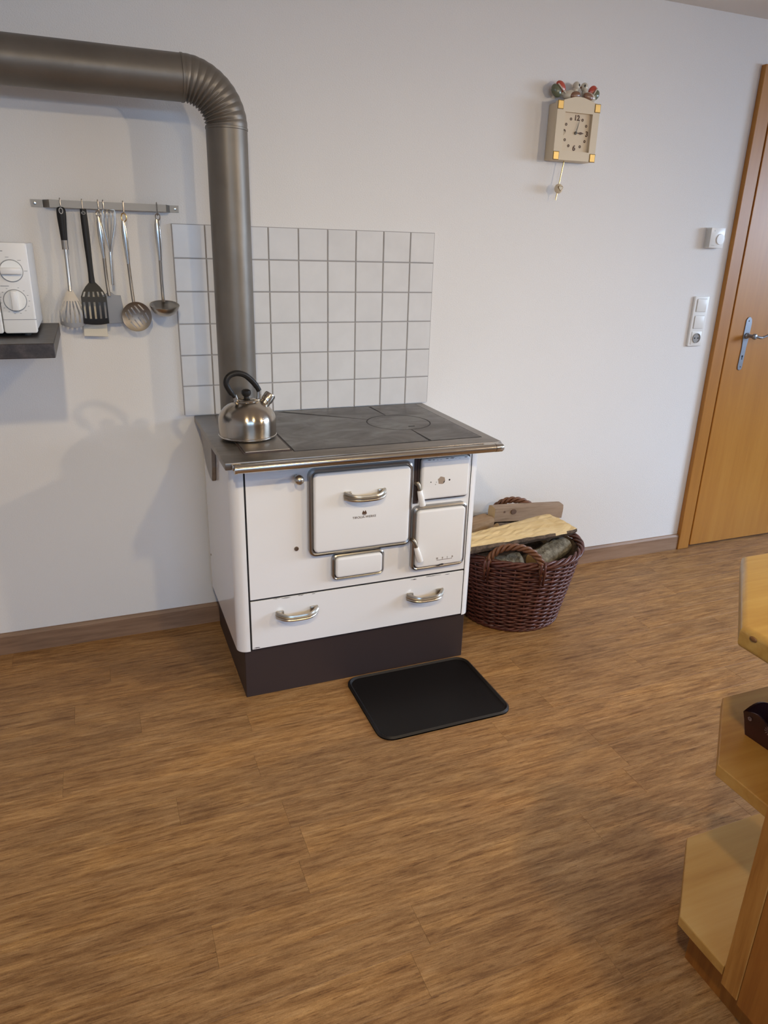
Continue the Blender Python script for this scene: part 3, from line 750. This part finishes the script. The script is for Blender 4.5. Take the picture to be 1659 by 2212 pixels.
# 3 steel turner
u3 = empty('solid_turner', (-.2, UY, 1.2), 'plain steel turner with broad unslotted blade between black turner and skimmer', 'spatula', 'utensils on the rail')
bm = NB(); hw = [.003, .0068, .0082, .0084, .0078, .0066, .0052, .0044]
tube(bm, [(-.2075+.0045*i/7, UY, 1.394-.118*i/7) for i in range(8)], hw, 16, flat=(1, .5)); g = part('handle', bm, 'chrome', u3, True)
part('hanging_loop', tube(NB(), [(-.2068+.006*math.cos(a*PI/8), UY, 1.400+.0085*math.sin(a*PI/8)) for a in range(16)], .0016, 8, closed=True), 'steel', g, True)
part('shaft', tube(NB(), spline([(-.2030, UY, 1.279), (-.2025, UY, 1.23), (-.201, UY-.004, 1.19), (-.199, UY-.006, 1.172)], 4), .0046, 12, flat=(1, .7)), 'steel_dull', u3, True)
bm = NB(); bpts = [(-.2030, 1.182), (-.193, 1.182), (-.183, 1.1735), (-.1665, 1.1725), (-.1570, 1.096), (-.160, 1.0925), (-.236, 1.0885), (-.239, 1.092), (-.2285, 1.1735), (-.213, 1.1745)]
yprism(bm, bpts, UY+.0105, UY+.0090, .0004, 1); part('blade', bm, 'steel_dull', u3)
# 4 whisk hung by its wires
u4 = empty('whisk', (-.18, UY, 1.3), 'small wire whisk hanging upside down by its loops beside the steel turner', 'whisk', 'utensils on the rail')
wx = -.1795; g = part('handle', tube(NB(), [(-.1845, UY-.010, 1.297), (-.1850, UY-.010, 1.285), (-.1865, UY-.010, 1.205)], [.0036, .0042, .0042], 14), 'chrome', u4, True)
for k in range(5):
    a = PI*k/5; bx_, by_ = math.cos(a), math.sin(a)
    pts = []
    for i in range(25):
        t = i/24*2-1; h = 1-t*t
        w_ = .0165*(t*(1.25-.25*t*t))*(.35+.65*math.sqrt(max(0, 1-abs(t)**6)))*1.0 if True else 0
        wdt = .0165*math.copysign(1, t)*math.sin(PI*min(1, (1-abs(t))*1.0)*.72+.0)*1.1 if abs(t) < 1 else 0
        z = 1.295+.118*(1-abs(t)**1.6)
        pts.append((-.1845+(z-1.295)*.06+wdt*bx_, UY-.010+wdt*by_*.7, z))
    part('wire', tube(NB(), pts, .0009, 6), 'steel', u4, True)
# 5 skimmer
u5 = empty('skimmer', (-.128, UY, 1.2), 'steel skimmer with round slotted disc between whisk and ladle', 'skimmer', 'utensils on the rail')
bm = NB(); hw = [.0045, .0075, .0082, .0080, .0074, .0066, .0058, .0048]
tube(bm, [(-.1400+.004*i/7, UY, 1.384-.122*i/7) for i in range(8)], hw, 16, flat=(1, .5)); g = part('handle', bm, 'chrome', u5, True)
part('hanging_loop', tube(NB(), [(-.1370+.0072*math.cos(a*PI/8), UY, 1.3935+.0115*math.sin(a*PI/8)) for a in range(16)], .0017, 8, closed=True), 'brass', g, True)
part('shaft', tube(NB(), spline([(-.1360, UY, 1.264), (-.1345, UY, 1.22), (-.133, UY-.004, 1.18), (-.1315, UY-.008, 1.150)], 4), .0046, 12, flat=(1, .7)), 'steel_dull', u5, True)
N_ = 20
us = [-1+2*i/N_ for i in range(N_+1)]
def mp5(u, v):
    a, b = u, v
    # square grid squeezed onto a disc
    x = a*math.sqrt(1-b*b/2); y = b*math.sqrt(1-a*a/2); r2 = x*x+y*y
    c, s = math.cos(.55), math.sin(.55)
    X, Z = x*c-y*s, x*s+y*c
    return (-.1265+X*.0435, UY-.013+.014*(1-r2)*.8-.004, 1.112+Z*.0440)
def hole5(i, j): return i in (4, 7, 10, 13, 16) and (3 <= j <= 8 or 11 <= j <= 16)
part('disc', grid_blade(mp5, us, us, hole5, .0012), 'steel_dull', u5, True)
# 6 ladle
u6 = empty('ladle', (-.044, UY, 1.2), 'steel ladle hanging at the right end of the rail', 'ladle', 'utensils on the rail')
bm = NB(); hw = [.0045, .0082, .0088, .0086, .0080, .0070, .0060, .0048]
tube(bm, [(-.0445+.001*i/7, UY, 1.392-.118*i/7) for i in range(8)], hw, 16, flat=(1, .5)); g = part('handle', bm, 'chrome', u6, True)
part('hanging_loop', tube(NB(), [(-.0410+.0065*math.cos(a*PI/8), UY, 1.3985+.009*math.sin(a*PI/8)) for a in range(16)], .0017, 8, closed=True), 'steel', g, True)
part('shaft', tube(NB(), spline([(-.0435, UY, 1.276), (-.0440, UY, 1.22), (-.0440, UY-.001, 1.18), (-.0440, UY-.006, 1.160), (-.044, UY-.012, 1.152)], 4), .0048, 12, flat=(1, .7)), 'steel_dull', u6, True)
bm = lathe(NB(), [(.0425, .0), (.0440, .0015), (.0440, -.0005), (.0405, -.010), (.033, -.021), (.021, -.0285), (.008, -.031), (0, -.0312), (0, -.0298), (.008, -.0296), (.020, -.027), (.0315, -.0195), (.039, -.009), (.0420, 0)], (0, 0, 0), 40)
bmesh.ops.transform(bm, matrix=Matrix.Translation((-.0445, -.083, 1.1475)) @ Matrix.Rotation(math.radians(14), 4, 'X'), verts=bm.verts)
part('bowl', bm, 'steel', u6, True)

# ------------------------------------------------------------------ wall clock
ck = empty('wall_clock', (1.405, 0, 1.64), 'cream ceramic pendulum wall clock with two painted birds on top', 'clock')
cx0, cx1, cz0, cz1 = 1.3125, 1.4885, 1.6375, 1.8215
part('case', B(cx0+.001, cx1-.001, -.044, -.001, cz0, cz1-.006, .003), 'cream', ck, True)
gab = [(cx0, cz0), (cx1, cz0), (cx1, cz1-.002), (1.470, cz1+.001), (1.445, cz1+.008), (1.418, cz1+.0145), (1.400, cz1+.0155), (1.382, cz1+.0145), (1.356, cz1+.008), (1.331, cz1+.001), (cx0, cz1-.002)]
bm = NB()   # face frame: gable board above, three rails below
dx0, dx1, dz0, dz1 = 1.3455, 1.4605, 1.667, 1.788
yprism(bm, [(cx0, dz1), (cx1, dz1)]+gab[2:], -.044, -.058)
box(bm, cx0, dx0, -.058, -.044, cz0, dz1); box(bm, dx1, cx1, -.058, -.044, cz0, dz1); box(bm, dx0, dx1, -.058, -.044, cz0, dz0)
bmesh.ops.remove_doubles(bm, verts=bm.verts, dist=1e-5)
part('face_frame', bm, 'cream', ck)
dl = part('dial', B(dx0, dx1, -.047, -.043, dz0, dz1), 'cream_face', ck)
for x, z in ((cx0, cz1-.026), (cx1-.022, cz1-.026), (cx0, cz0), (cx1-.022, cz0)):
    part('corner_outline', B(x-.0012, x+.0232, -.0592, -.0575, z-.0012, z+.0262, .0005, 1), 'gold_line', ck)
    part('gold_corner', B(x+.0006, x+.0214, -.0602, -.0580, z+.0006, z+.0244, .0006, 1), 'gold', ck)
DCX, DCZ = 1.4030, 1.7270
for s, a in (('12', 90), ('3', 0), ('6', -90), ('9', 180)):
    x = DCX+.0475*math.cos(math.radians(a)); z = DCZ+.0475*math.sin(math.radians(a))
    part('numeral', text_bm(s, .0235, (x, -.0474, z-.0082), depth=.0006, bold=.0007), 'ink', dl)
for h in range(12):
    if h % 3: 
        a = PI/6*h; x = DCX+.0485*math.cos(a); z = DCZ+.0485*math.sin(a)
        part('hour_dot', ringprism(NB(), [(x+.0046*math.cos(t*PI/8), z+.0046*math.sin(t*PI/8)) for t in range(16)], [(x+.0018*math.cos(t*PI/8), z+.0018*math.sin(t*PI/8)) for t in range(16)], -.0465, -.0478), 'ink', dl)
bm = NB(); d = Vector((.24, 0, .97)).normalized(); c = Vector((DCX, -.0500, DCZ)); s_ = Vector((d.z, 0, -d.x))
yprism(bm, [tuple((c+d*l+s_*w_)[k] for k in (0, 2)) for l, w_ in ((-.006, .0016), (-.006, -.0016), (.030, -.0009), (.047, 0), (.030, .0009))], -.0505, -.0512)
part('minute_hand', bm, 'blackdot', ck)
part('hour_hand', yprism(NB(), [(DCX-.004, DCZ-.0012), (DCX+.012, DCZ-.001), (DCX+.020, DCZ-.0042), (DCX+.034, DCZ), (DCX+.020, DCZ+.0042), (DCX+.012, DCZ+.001), (DCX-.004, DCZ+.0012)], -.0490, -.0497), 'ink', ck)
part('hand_pin', lathe(NB(), [(.0048, 0), (.0045, .003), (0, .0036)], (DCX, -.0485, DCZ), 14, '-y'), 'blackdot', ck, True)
pr = part('pendulum_rod', tube(NB(), [(1.3800, -.030, 1.645), (1.3600, -.030, 1.508)], .0021, 10), 'brass', ck, True)
bm = NB(); ball(bm, (1.3665, -.032, 1.5465), .0165, (1, .8, 1)); bob = part('pendulum_bob', bm, 'cream', ck, True)
heart = []
for i in range(32):
    t = 2*PI*i/32; heart.append((1.3665+.0005*16*math.sin(t)**3, 1.5475+.0005*(13*math.cos(t)-5*math.cos(2*t)-2*math.cos(3*t)-math.cos(4*t))))
part('heart_outline', yprism(NB(), [(1.3665+(x-1.3665)*1.25, 1.5475+(z-1.5475)*1.25) for x, z in heart], -.042, -.0455), 'gold_line', bob)
part('heart', yprism(NB(), heart, -.043, -.0462), 'ivory', bob)
def bird(s, cx, to, wx_, tsc):
    """painted bird facing the middle of the clock; s=+1 looks right; to = how far the tail stands back"""
    z0 = cz1+.012; y = -.030
    def eul(a): return Matrix.Rotation(a, 4, 'Y').to_quaternion().to_euler()
    bm = NB(); ball(bm, (cx, y, z0+.011), .021, (1.35, .70, .74), eul(-s*.15))
    ball(bm, (cx+s*.020, y, z0+.021), .0125, (.9, .9, 1.3)); ball(bm, (cx+s*.0245, y-.001, z0+.0400), .0140, (1, .85, 1.05))
    ball(bm, (cx-s*to*.55, y+.002, z0+.018), .013, (1.5, .6, .8), eul(s*.5))
    b = part('bird', bm, 'ivory', ck, True, label='small painted bird facing its mate')
    part('beak', lathe(NB(), [(.0045, 0), (.0025, .004), (0, .006)], (cx+s*.0365, y-.001, z0+.0385), 10, Vector((s, 0, -.15))), 'brown', b, True)
    bm = NB(); ball(bm, (cx+s*.029, y-.0112, z0+.0420), .0036, (.9, .6, 1.3)); part('eye', bm, 'blackdot', b, True)
    bm = NB(); ball(bm, (cx+s*wx_, y-.0125, z0+.0105), .0170, (1.25, .42, .72), eul(-s*.2)); part('wing', bm, 'brown', b, True)
    bm = NB(); ball(bm, (cx-s*to*.80, y+.001, z0+.0325), .0205*tsc, (1.1, .5, .85), eul(s*.75)); part('tail_feather', bm, 'red', b, True)
    bm = NB(); ball(bm, (cx-s*(to+.007), y-.001, z0+.0200), .0215*tsc, (1.1, .55, .85), eul(s*.75)); part('tail_feather', bm, 'green', b, True)
    part('tail_line', tube(NB(), spline([(cx-s*to*.45, y-.009, z0+.014), (cx-s*to*.80, y-.0125, z0+.0240), (cx-s*(to+.008), y-.0105, z0+.0400)], 5), .0022, 8), 'ivory', b, True)
bird(1, 1.3735, .048, .016, 1.0); bird(-1, 1.4560, .016, .012, .86)

# ------------------------------------------------------------------ thermostat and switches
th = empty('thermostat', (2.155, 0, 1.40), 'small white square room thermostat on wall above light switches', 'thermostat')
tx0, tx1, tz0, tz1 = 2.120, 2.1935, 1.363, 1.4405
part('case', B(tx0, tx1, -.030, 0, tz0, tz1, .0015), 'white_plastic2', th, True)
for i in range(7): part('vent_slot', B(tx0-.0004, tx0+.001, -.0285+i*.0038, -.0270+i*.0038, tz0+.004, tz1-.004), 'vent', th)
part('dial', lathe(NB(), [(.021, 0), (.020, .004), (.0, .0045)], (2.172, -.030, 1.397), 30, '-y'), 'white_plastic2', th, True)
part('print_mark', lathe(NB(), [(.0025, 0), (.0025, .0005)], (2.138, -.030, 1.4285), 10, '-y'), 'vent', th)
part('print_mark', B(2.131, 2.147, -.0305, -.030, 1.3715, 1.3735), 'vent', th)
sw = empty('switch_panel', (2.153, 0, 1.07), 'white vertical panel with two light switches and a socket beside door', 'switch panel')
sx0, sx1 = 2.1140, 2.1930
part('frame', yprism(NB(), rrect(sx0, sx1, .9655, 1.1715, .006), 0, -.0105, .0025, 3), 'white_plastic2', sw, True)
for zc in (1.1345, 1.0655):
    part('switch_gap', yprism(NB(), rrect(2.1265, 2.1815, zc-.0275, zc+.0275, .004), -.0098, -.0108), 'vent', sw)
    part('rocker', yprism(NB(), rrect(2.1280, 2.1800, zc-.0260, zc+.0260, .003), -.010, -.0140, .002, 2), 'white_plastic2', sw, True)
part('socket_plate', yprism(NB(), rrect(2.1265, 2.1805, .9725, 1.0265, .004), -.0100, -.0125, .001, 2), 'white_plastic2', sw, True)
bm = NB(); lathe(bm, [(.0205, 0), (.0205, .0035), (.0185, .0035), (.0180, .0008), (0, .0008)], (2.1535, -.0125, .9995), 32, '-y'); sk = part('socket_well', bm, mat('socket_grey', (.30, .29, .28), .6), sw, True)
for dx in (-.0095, .0095): part('socket_hole', lathe(NB(), [(.0034, 0), (.0034, .0008), (0, .0008)], (2.1535+dx, -.0133, .9995), 12, '-y'), 'blackdot', sk)

# ------------------------------------------------------------------ wicker basket
BX, BY, BRB, BRT, BH = 1.160, -.280, .180, .246, .295
bk = empty('wicker_basket', (BX, BY, 0), 'dark reddish-brown wicker basket filled with firewood beside stove', 'basket')
def brad(z): t = z/BH; return BRB+(BRT-BRB)*(t**.9)
NSTK = 30
bm = NB(); nrow = 30
for r in range(nrow):
    z = .012+(BH-.030)*r/(nrow-1); R0 = brad(z); pts = []
    for k in range(NSTK*4):
        a = 2*PI*k/(NSTK*4); ph = (k/4)*PI+(r % 2)*PI
        pts.append((BX+(R0+.0052*math.cos(ph))*math.cos(a), BY+(R0+.0052*math.cos(ph))*math.sin(a), z+.0012*math.sin(a*3+r)))
    tube(bm, pts, .0047, 6, closed=True)
tag(part('woven_wall', bm, 'wicker', bk, 'all'), kind='stuff')
bm = NB()
for k in range(NSTK):
    a = 2*PI*k/NSTK
    tube(bm, [(BX+brad(z)*math.cos(a), BY+brad(z)*math.sin(a), z) for z in (.004, .1, .2, BH-.005)], .0036, 6)
tag(part('upright_stakes', bm, 'wicker', bk, 'all'), kind='stuff')
part('base_disc', lathe(NB(), [(BRB-.004, .003), (BRB-.004, .012), (0, .012)], (BX, BY, 0), 40), 'wicker', bk)
part('liner', lathe(NB(), [(BRB-.010, .012), (brad(.15)-.010, .15), (BRT-.010, BH-.01), (BRT-.012, BH-.01), (brad(.15)-.012, .15), (BRB-.012, .014)], (BX, BY, 0), 40), 'darkbark', bk)
def braid(bm, ctr, n, strands, rr, tr, turns, closed):
    """strands twisted round a centre curve ctr(t) -> (point, side1, side2)"""
    for s in range(strands):
        pts = []
        for i in range(n if closed else n+1):
            t = i/n; p, u, v = ctr(t); a = 2*PI*(turns*t+s/strands)
            pts.append(p+(u*math.cos(a)+v*math.sin(a))*rr)
        tube(bm, pts, tr, 7, closed=closed)
    return bm
def rimc(z, R_):
    def f(t):
        a = 2*PI*t; return Vector((BX+R_*math.cos(a), BY+R_*math.sin(a), z)), Vector((math.cos(a), math.sin(a), 0)), Vector((0, 0, 1))
    return f
part('rim_braid', braid(NB(), rimc(BH, BRT+.001), 260, 4, .0088, .0058, 9, True), 'wicker', bk, 'all')
part('foot_braid', braid(NB(), rimc(.009, BRB+.004), 200, 3, .005, .0045, 14, True), 'wicker', bk, 'all')
for ang in (-121, 59):
    a0 = math.radians(ang); ro = Vector((math.cos(a0), math.sin(a0), 0)); tg = Vector((-math.sin(a0), math.cos(a0), 0))
    def hc(t):
        th_ = PI*t; hw_, hh = .098, (.093 if ang < 0 else .114)
        p = Vector((BX, BY, BH-.030))+ro*(BRT-.004-.016*math.sin(th_))+tg*(hw_*math.cos(th_))+Vector((0, 0, hh*math.sin(th_)**.8 if math.sin(th_) > 0 else 0))
        n_ = (tg*math.cos(th_)+Vector((0, 0, math.sin(th_)))).normalized(); return p, n_, ro
    h_ = part('handle', braid(NB(), hc, 110, 3, .0078, .0062, 4.5, False), 'handle_wicker', bk, 'all')
    for s in (-1, 1):
        for q_ in (-.006, .006):
            bm = NB(); b0 = Vector((BX, BY, 0))+tg*(s*.098+q_)
            tube(bm, [b0+ro*(brad(BH-.07)+.004)+Vector((0, 0, BH-.07)), b0+ro*(BRT+.004)+Vector((0, 0, BH-.02)), b0+ro*(BRT+.011)+Vector((0, 0, BH+.008)), b0+ro*(BRT-.006)+Vector((0, 0, BH+.016))], .0045, 7)
            part('handle_lashing', bm, 'wicker', h_, 'all')

# ------------------------------------------------------------------ firewood
def log(name, sec, p0, p1, upv, mats, label, jit=.002, n=10, seed=1, ends=(1, 1)):
    """piece of wood: section sec [(side, up)] swept from p0 to p1; mats = (body, end)"""
    rnd = random.Random(seed); p0 = Vector(p0); p1 = Vector(p1); ax = (p1-p0).normalized()
    sd_ = ax.cross(Vector(upv)).normalized(); u_ = sd_.cross(ax)
    dense = []
    for i in range(len(sec)):
        a, b = Vector(sec[i]), Vector(sec[(i+1) % len(sec)]); k = max(1, int((b-a).length/.014))
        for j in range(k): dense.append(a+(b-a)*j/k)
    w1 = [rnd.uniform(-1, 1) for _ in dense]; bm = NB(); rings = []
    for i in range(n+1):
        t = i/n; sc = 1.0 if 0 < i < n else .97
        f = ends[0]+(ends[1]-ends[0])*t
        rings.append([bm.verts.new(p0+(p1-p0)*t+sd_*((v.x+rnd.uniform(-jit, jit)+w1[k]*jit)*sc*f)+u_*((v.y+rnd.uniform(-jit, jit)+w1[k]*jit)*sc)) for k, v in enumerate(dense)])
    m_ = len(dense)
    for A_, C_ in zip(rings, rings[1:]):
        for k in range(m_): bm.faces.new((A_[k], A_[(k+1) % m_], C_[(k+1) % m_], C_[k]))
    bm.faces.new(rings[0][::-1]); bm.faces.new(rings[-1])
    o = obj(name, bm, mats[0], None, False, origin=tuple((p0+p1)/2))
    o.data.materials.append(MT[mats[1]])
    o.data.polygons[-1].material_index = 1; o.data.polygons[-2].material_index = 1
    if len(mats) > 2:
        o.data.materials.append(MT[mats[2]])
        org = Vector(o.location)
        for p in o.data.polygons[:-2]:
            if p.normal.dot(u_) < .35: p.material_index = 2
    return tag(o, label, 'firewood', 'firewood in the basket')
G = 'firewood'
timber = log('firewood', [(-.026, -.026), (.026, -.026), (.024, .030), (-.010, .034), (-.026, .028)], (1.135, -.138, .353), (1.462, -.128, .330), (0, 0, 1), ('oldwood', 'logend'), 'squared grey-brown timber with dark knot at back of basket', .001, 8, 2)
for kx, kz, kr in ((1.222, .360, .0125), (1.180, .364, .0045)):
    part('knot', yprism(NB(), [(kx+kr*math.cos(t*PI/9), kz+kr*.85*math.sin(t*PI/9)) for t in range(18)], -.158, -.1640, .0008, 1), mat('dark_knot', (.13, .075, .05), .8), timber)
log('firewood', [(-.03, -.06), (.03, -.06), (.03, .05), (-.03, .05)], (1.010, -.170, .285), (1.128, -.140, .300), (0, 0, 1), ('oldwood2', 'oldwood2'), 'plain brown wood block at left back of basket by stove', .001, 5, 3)
rs = [(.028*math.cos(a*PI/7), .028*math.sin(a*PI/7)) for a in range(14)]
log('firewood', rs, (1.118, -.216, .316), (1.335, -.206, .290), (0, 0, 1), ('darkbark', 'logend'), 'thin round log with pale cut end under the grey timber', .0015, 8, 4)
pale = [(-.090, -.016), (-.062, -.034), (-.015, -.042), (.035, -.038), (.075, -.026), (.092, -.006), (.088, .004), (.030, .008), (-.030, .006), (-.080, .000)]
log('firewood', pale, (.875, -.385, .362), (1.348, -.303, .357), (.0, -.06, 1), ('splitwood', 'splitwood', 'darkbark'), 'broad freshly split pale log lying on top of basket', .0022, 18, 5, (.62, 1.0))
rs = [(.042*math.cos(a*PI/8), .037*math.sin(a*PI/8)) for a in range(16)]
log('firewood', rs, (1.165, -.420, .258), (1.335, -.345, .278), (0, 0, 1), ('greybark', 'logend'), 'short grey lichen-barked log at right rim of basket', .002, 8, 6)
log('firewood', rs, (1.01, -.385, .240), (1.118, -.395, .258), (0, 0, 1), ('greybark', 'logend'), 'grey bark log seen under the front handle of basket', .002, 7, 7)
log('firewood', [(-.03, -.03), (.03, -.03), (.034, .02), (-.02, .03)], (1.30, -.262, .285), (1.372, -.262, .296), (0, 0, 1), ('oldwood2', 'logend'), 'short split wood with pale end inside right rim of basket', .0015, 5, 8)
log('firewood', [(-.09, -.04), (.09, -.04), (.08, .030), (-.08, .030)], (1.0, -.29, .190), (1.32, -.28, .190), (0, 0, 1), ('darkbark', 'logend'), 'dark log deep in the basket beneath the upper firewood', .002, 7, 20)

# ------------------------------------------------------------------ island with stepped shelves
isl = empty('kitchen_island', (.9, -1.9, 0), 'pine kitchen island with clipped-corner worktop and two open end shelves', 'island')
IX, IYF, IYP, IXR, IYN = .672, -1.562, -1.822, 1.30, -2.38
def clip(dx, dyf, yn, ch0, ch1): return [(ch0, dyf), (dx, ch1), (dx, yn), (IXR, yn), (IXR, dyf)]
part('shelf', zprism(NB(), clip(IX, IYF, IYP+.001, .832, -1.712), .118, .140, .002, 2), 'pine_shelf', isl, label='lower open shelf')
part('shelf', zprism(NB(), clip(IX+.004, IYF-.002, IYP+.001, .842, -1.715), .476, .500, .002, 2), 'pine_shelf', isl, label='upper open shelf')
wt = part('worktop', zprism(NB(), [(.840, -1.540), (.618, -1.746), (.612, IYN-.02), (IXR+.02, IYN-.02), (IXR+.02, -1.540)], .764, .802, .010, 4), 'pine', isl, True)
bm = NB(); t_ = Vector((.84-.618, -1.540+1.746, 0)).normalized()
ball(bm, (.6165, -1.772, .7925), .0045, (.5, 1.5, .9)); part('knot', bm, 'knotwood', wt, True)
part('plinth', zprism(NB(), [(.866, IYF-.045), (.722, -1.705), (.722, IYN), (IXR-.03, IYN), (IXR-.03, IYF-.045)], 0, .118), 'pine_panel', isl)
part('end_stile', B(IX, IX+.020, IYP-.036, IYP, .100, .764, .0015, 1), 'pine_edge', isl)
part('side_panel', B(IX+.0015, IX+.020, IYN, IYP-.0365, .092, .764, .001, 1), 'pine_panel', isl)
part('cross_panel', B(IX+.020, IXR, IYP-.02, IYP, .118, .764), 'pine_panel', isl)
part('back_panel', B(IXR-.02, IXR, IYN, IYP-.02, .118, .764), 'pine_panel', isl)
part('shelf_post', B(IXR-.04, IXR-.002, IYF-.05, IYF-.012, .140, .476, .002, 1), 'pine_edge', isl)
part('shelf_post', B(IXR-.04, IXR-.002, IYF-.05, IYF-.012, .500, .764, .002, 1), 'pine_edge', isl)
# dark tray on the upper shelf
TX, TY, TZ2 = .790, -1.662, .5003
trd = Vector((.02, -.985, 0)).normalized()   # along the near long side
tr = empty('decorative_tray', (.88, -1.72, TZ2), 'dark red scalloped-rim tray with pale flower print on island shelf', 'tray')
def tray():
    c = Vector((.885, -1.735, TZ2)); ax = Vector((.06, -1, 0)).normalized(); ay = Vector((1, .06, 0)).normalized()
    la, lb, H_, fl = .072, .092, .052, .008
    rows = []; N4 = 24
    def loop(z, e, scal):
        out = []
        for s in range(4):
            for k in range(N4):
                t = -1+2*k/N4
                if s == 0: p = (t*la, -lb); q_ = t
                elif s == 1: p = (la, t*lb); q_ = t
                elif s == 2: p = (-t*la, lb); q_ = t
                else: p = (-la, -t*lb); q_ = t
                f = 1+e/max(la, lb)
                zz = z+(scal*(.010*abs(math.sin(PI*1.5*(q_+1)))-.004) if scal else 0)
                out.append(c+ax*(p[0]*(1+e/la))+ay*(p[1]*(1+e/lb))+Vector((0, 0, zz)))
        return out
    bm = NB()
    for z, e, sc in ((0, 0, 0), (H_*.6, fl*.6, 0), (H_, fl, 1), (H_, fl-.003, 1), (H_*.6, fl*.6-.003, 0), (.004, -.003, 0)):
        rows.append([bm.verts.new(p) for p in loop(z, e, sc)])
    m_ = len(rows[0])
    for A_, C_ in zip(rows, rows[1:]):
        for k in range(m_): bm.faces.new((A_[k], A_[(k+1) % m_], C_[(k+1) % m_], C_[k]))
    bm.faces.new(rows[0][::-1]); bm.faces.new(rows[-1])
    b = part('body', bm, 'tray', tr)
    for u in (-.9, -.35, .35, .9):   # flowers on the outer face turned to the camera
        for big in ((.0085,) if abs(u) < .5 else (.004,)):
            ctr = c+ax*(u*la)-ay*(lb+fl*.8+.0012)+Vector((0, 0, H_*.80))
            bm = NB()
            for k in range(11):
                a = 2*PI*k/11; d = ax*math.cos(a)+Vector((0, 0, math.sin(a)))
                tube(bm, [ctr+d*big*.3, ctr+d*big], [.0003, .0007], 5)
            part('flower_print', bm, 'tray_print', b)
tray()
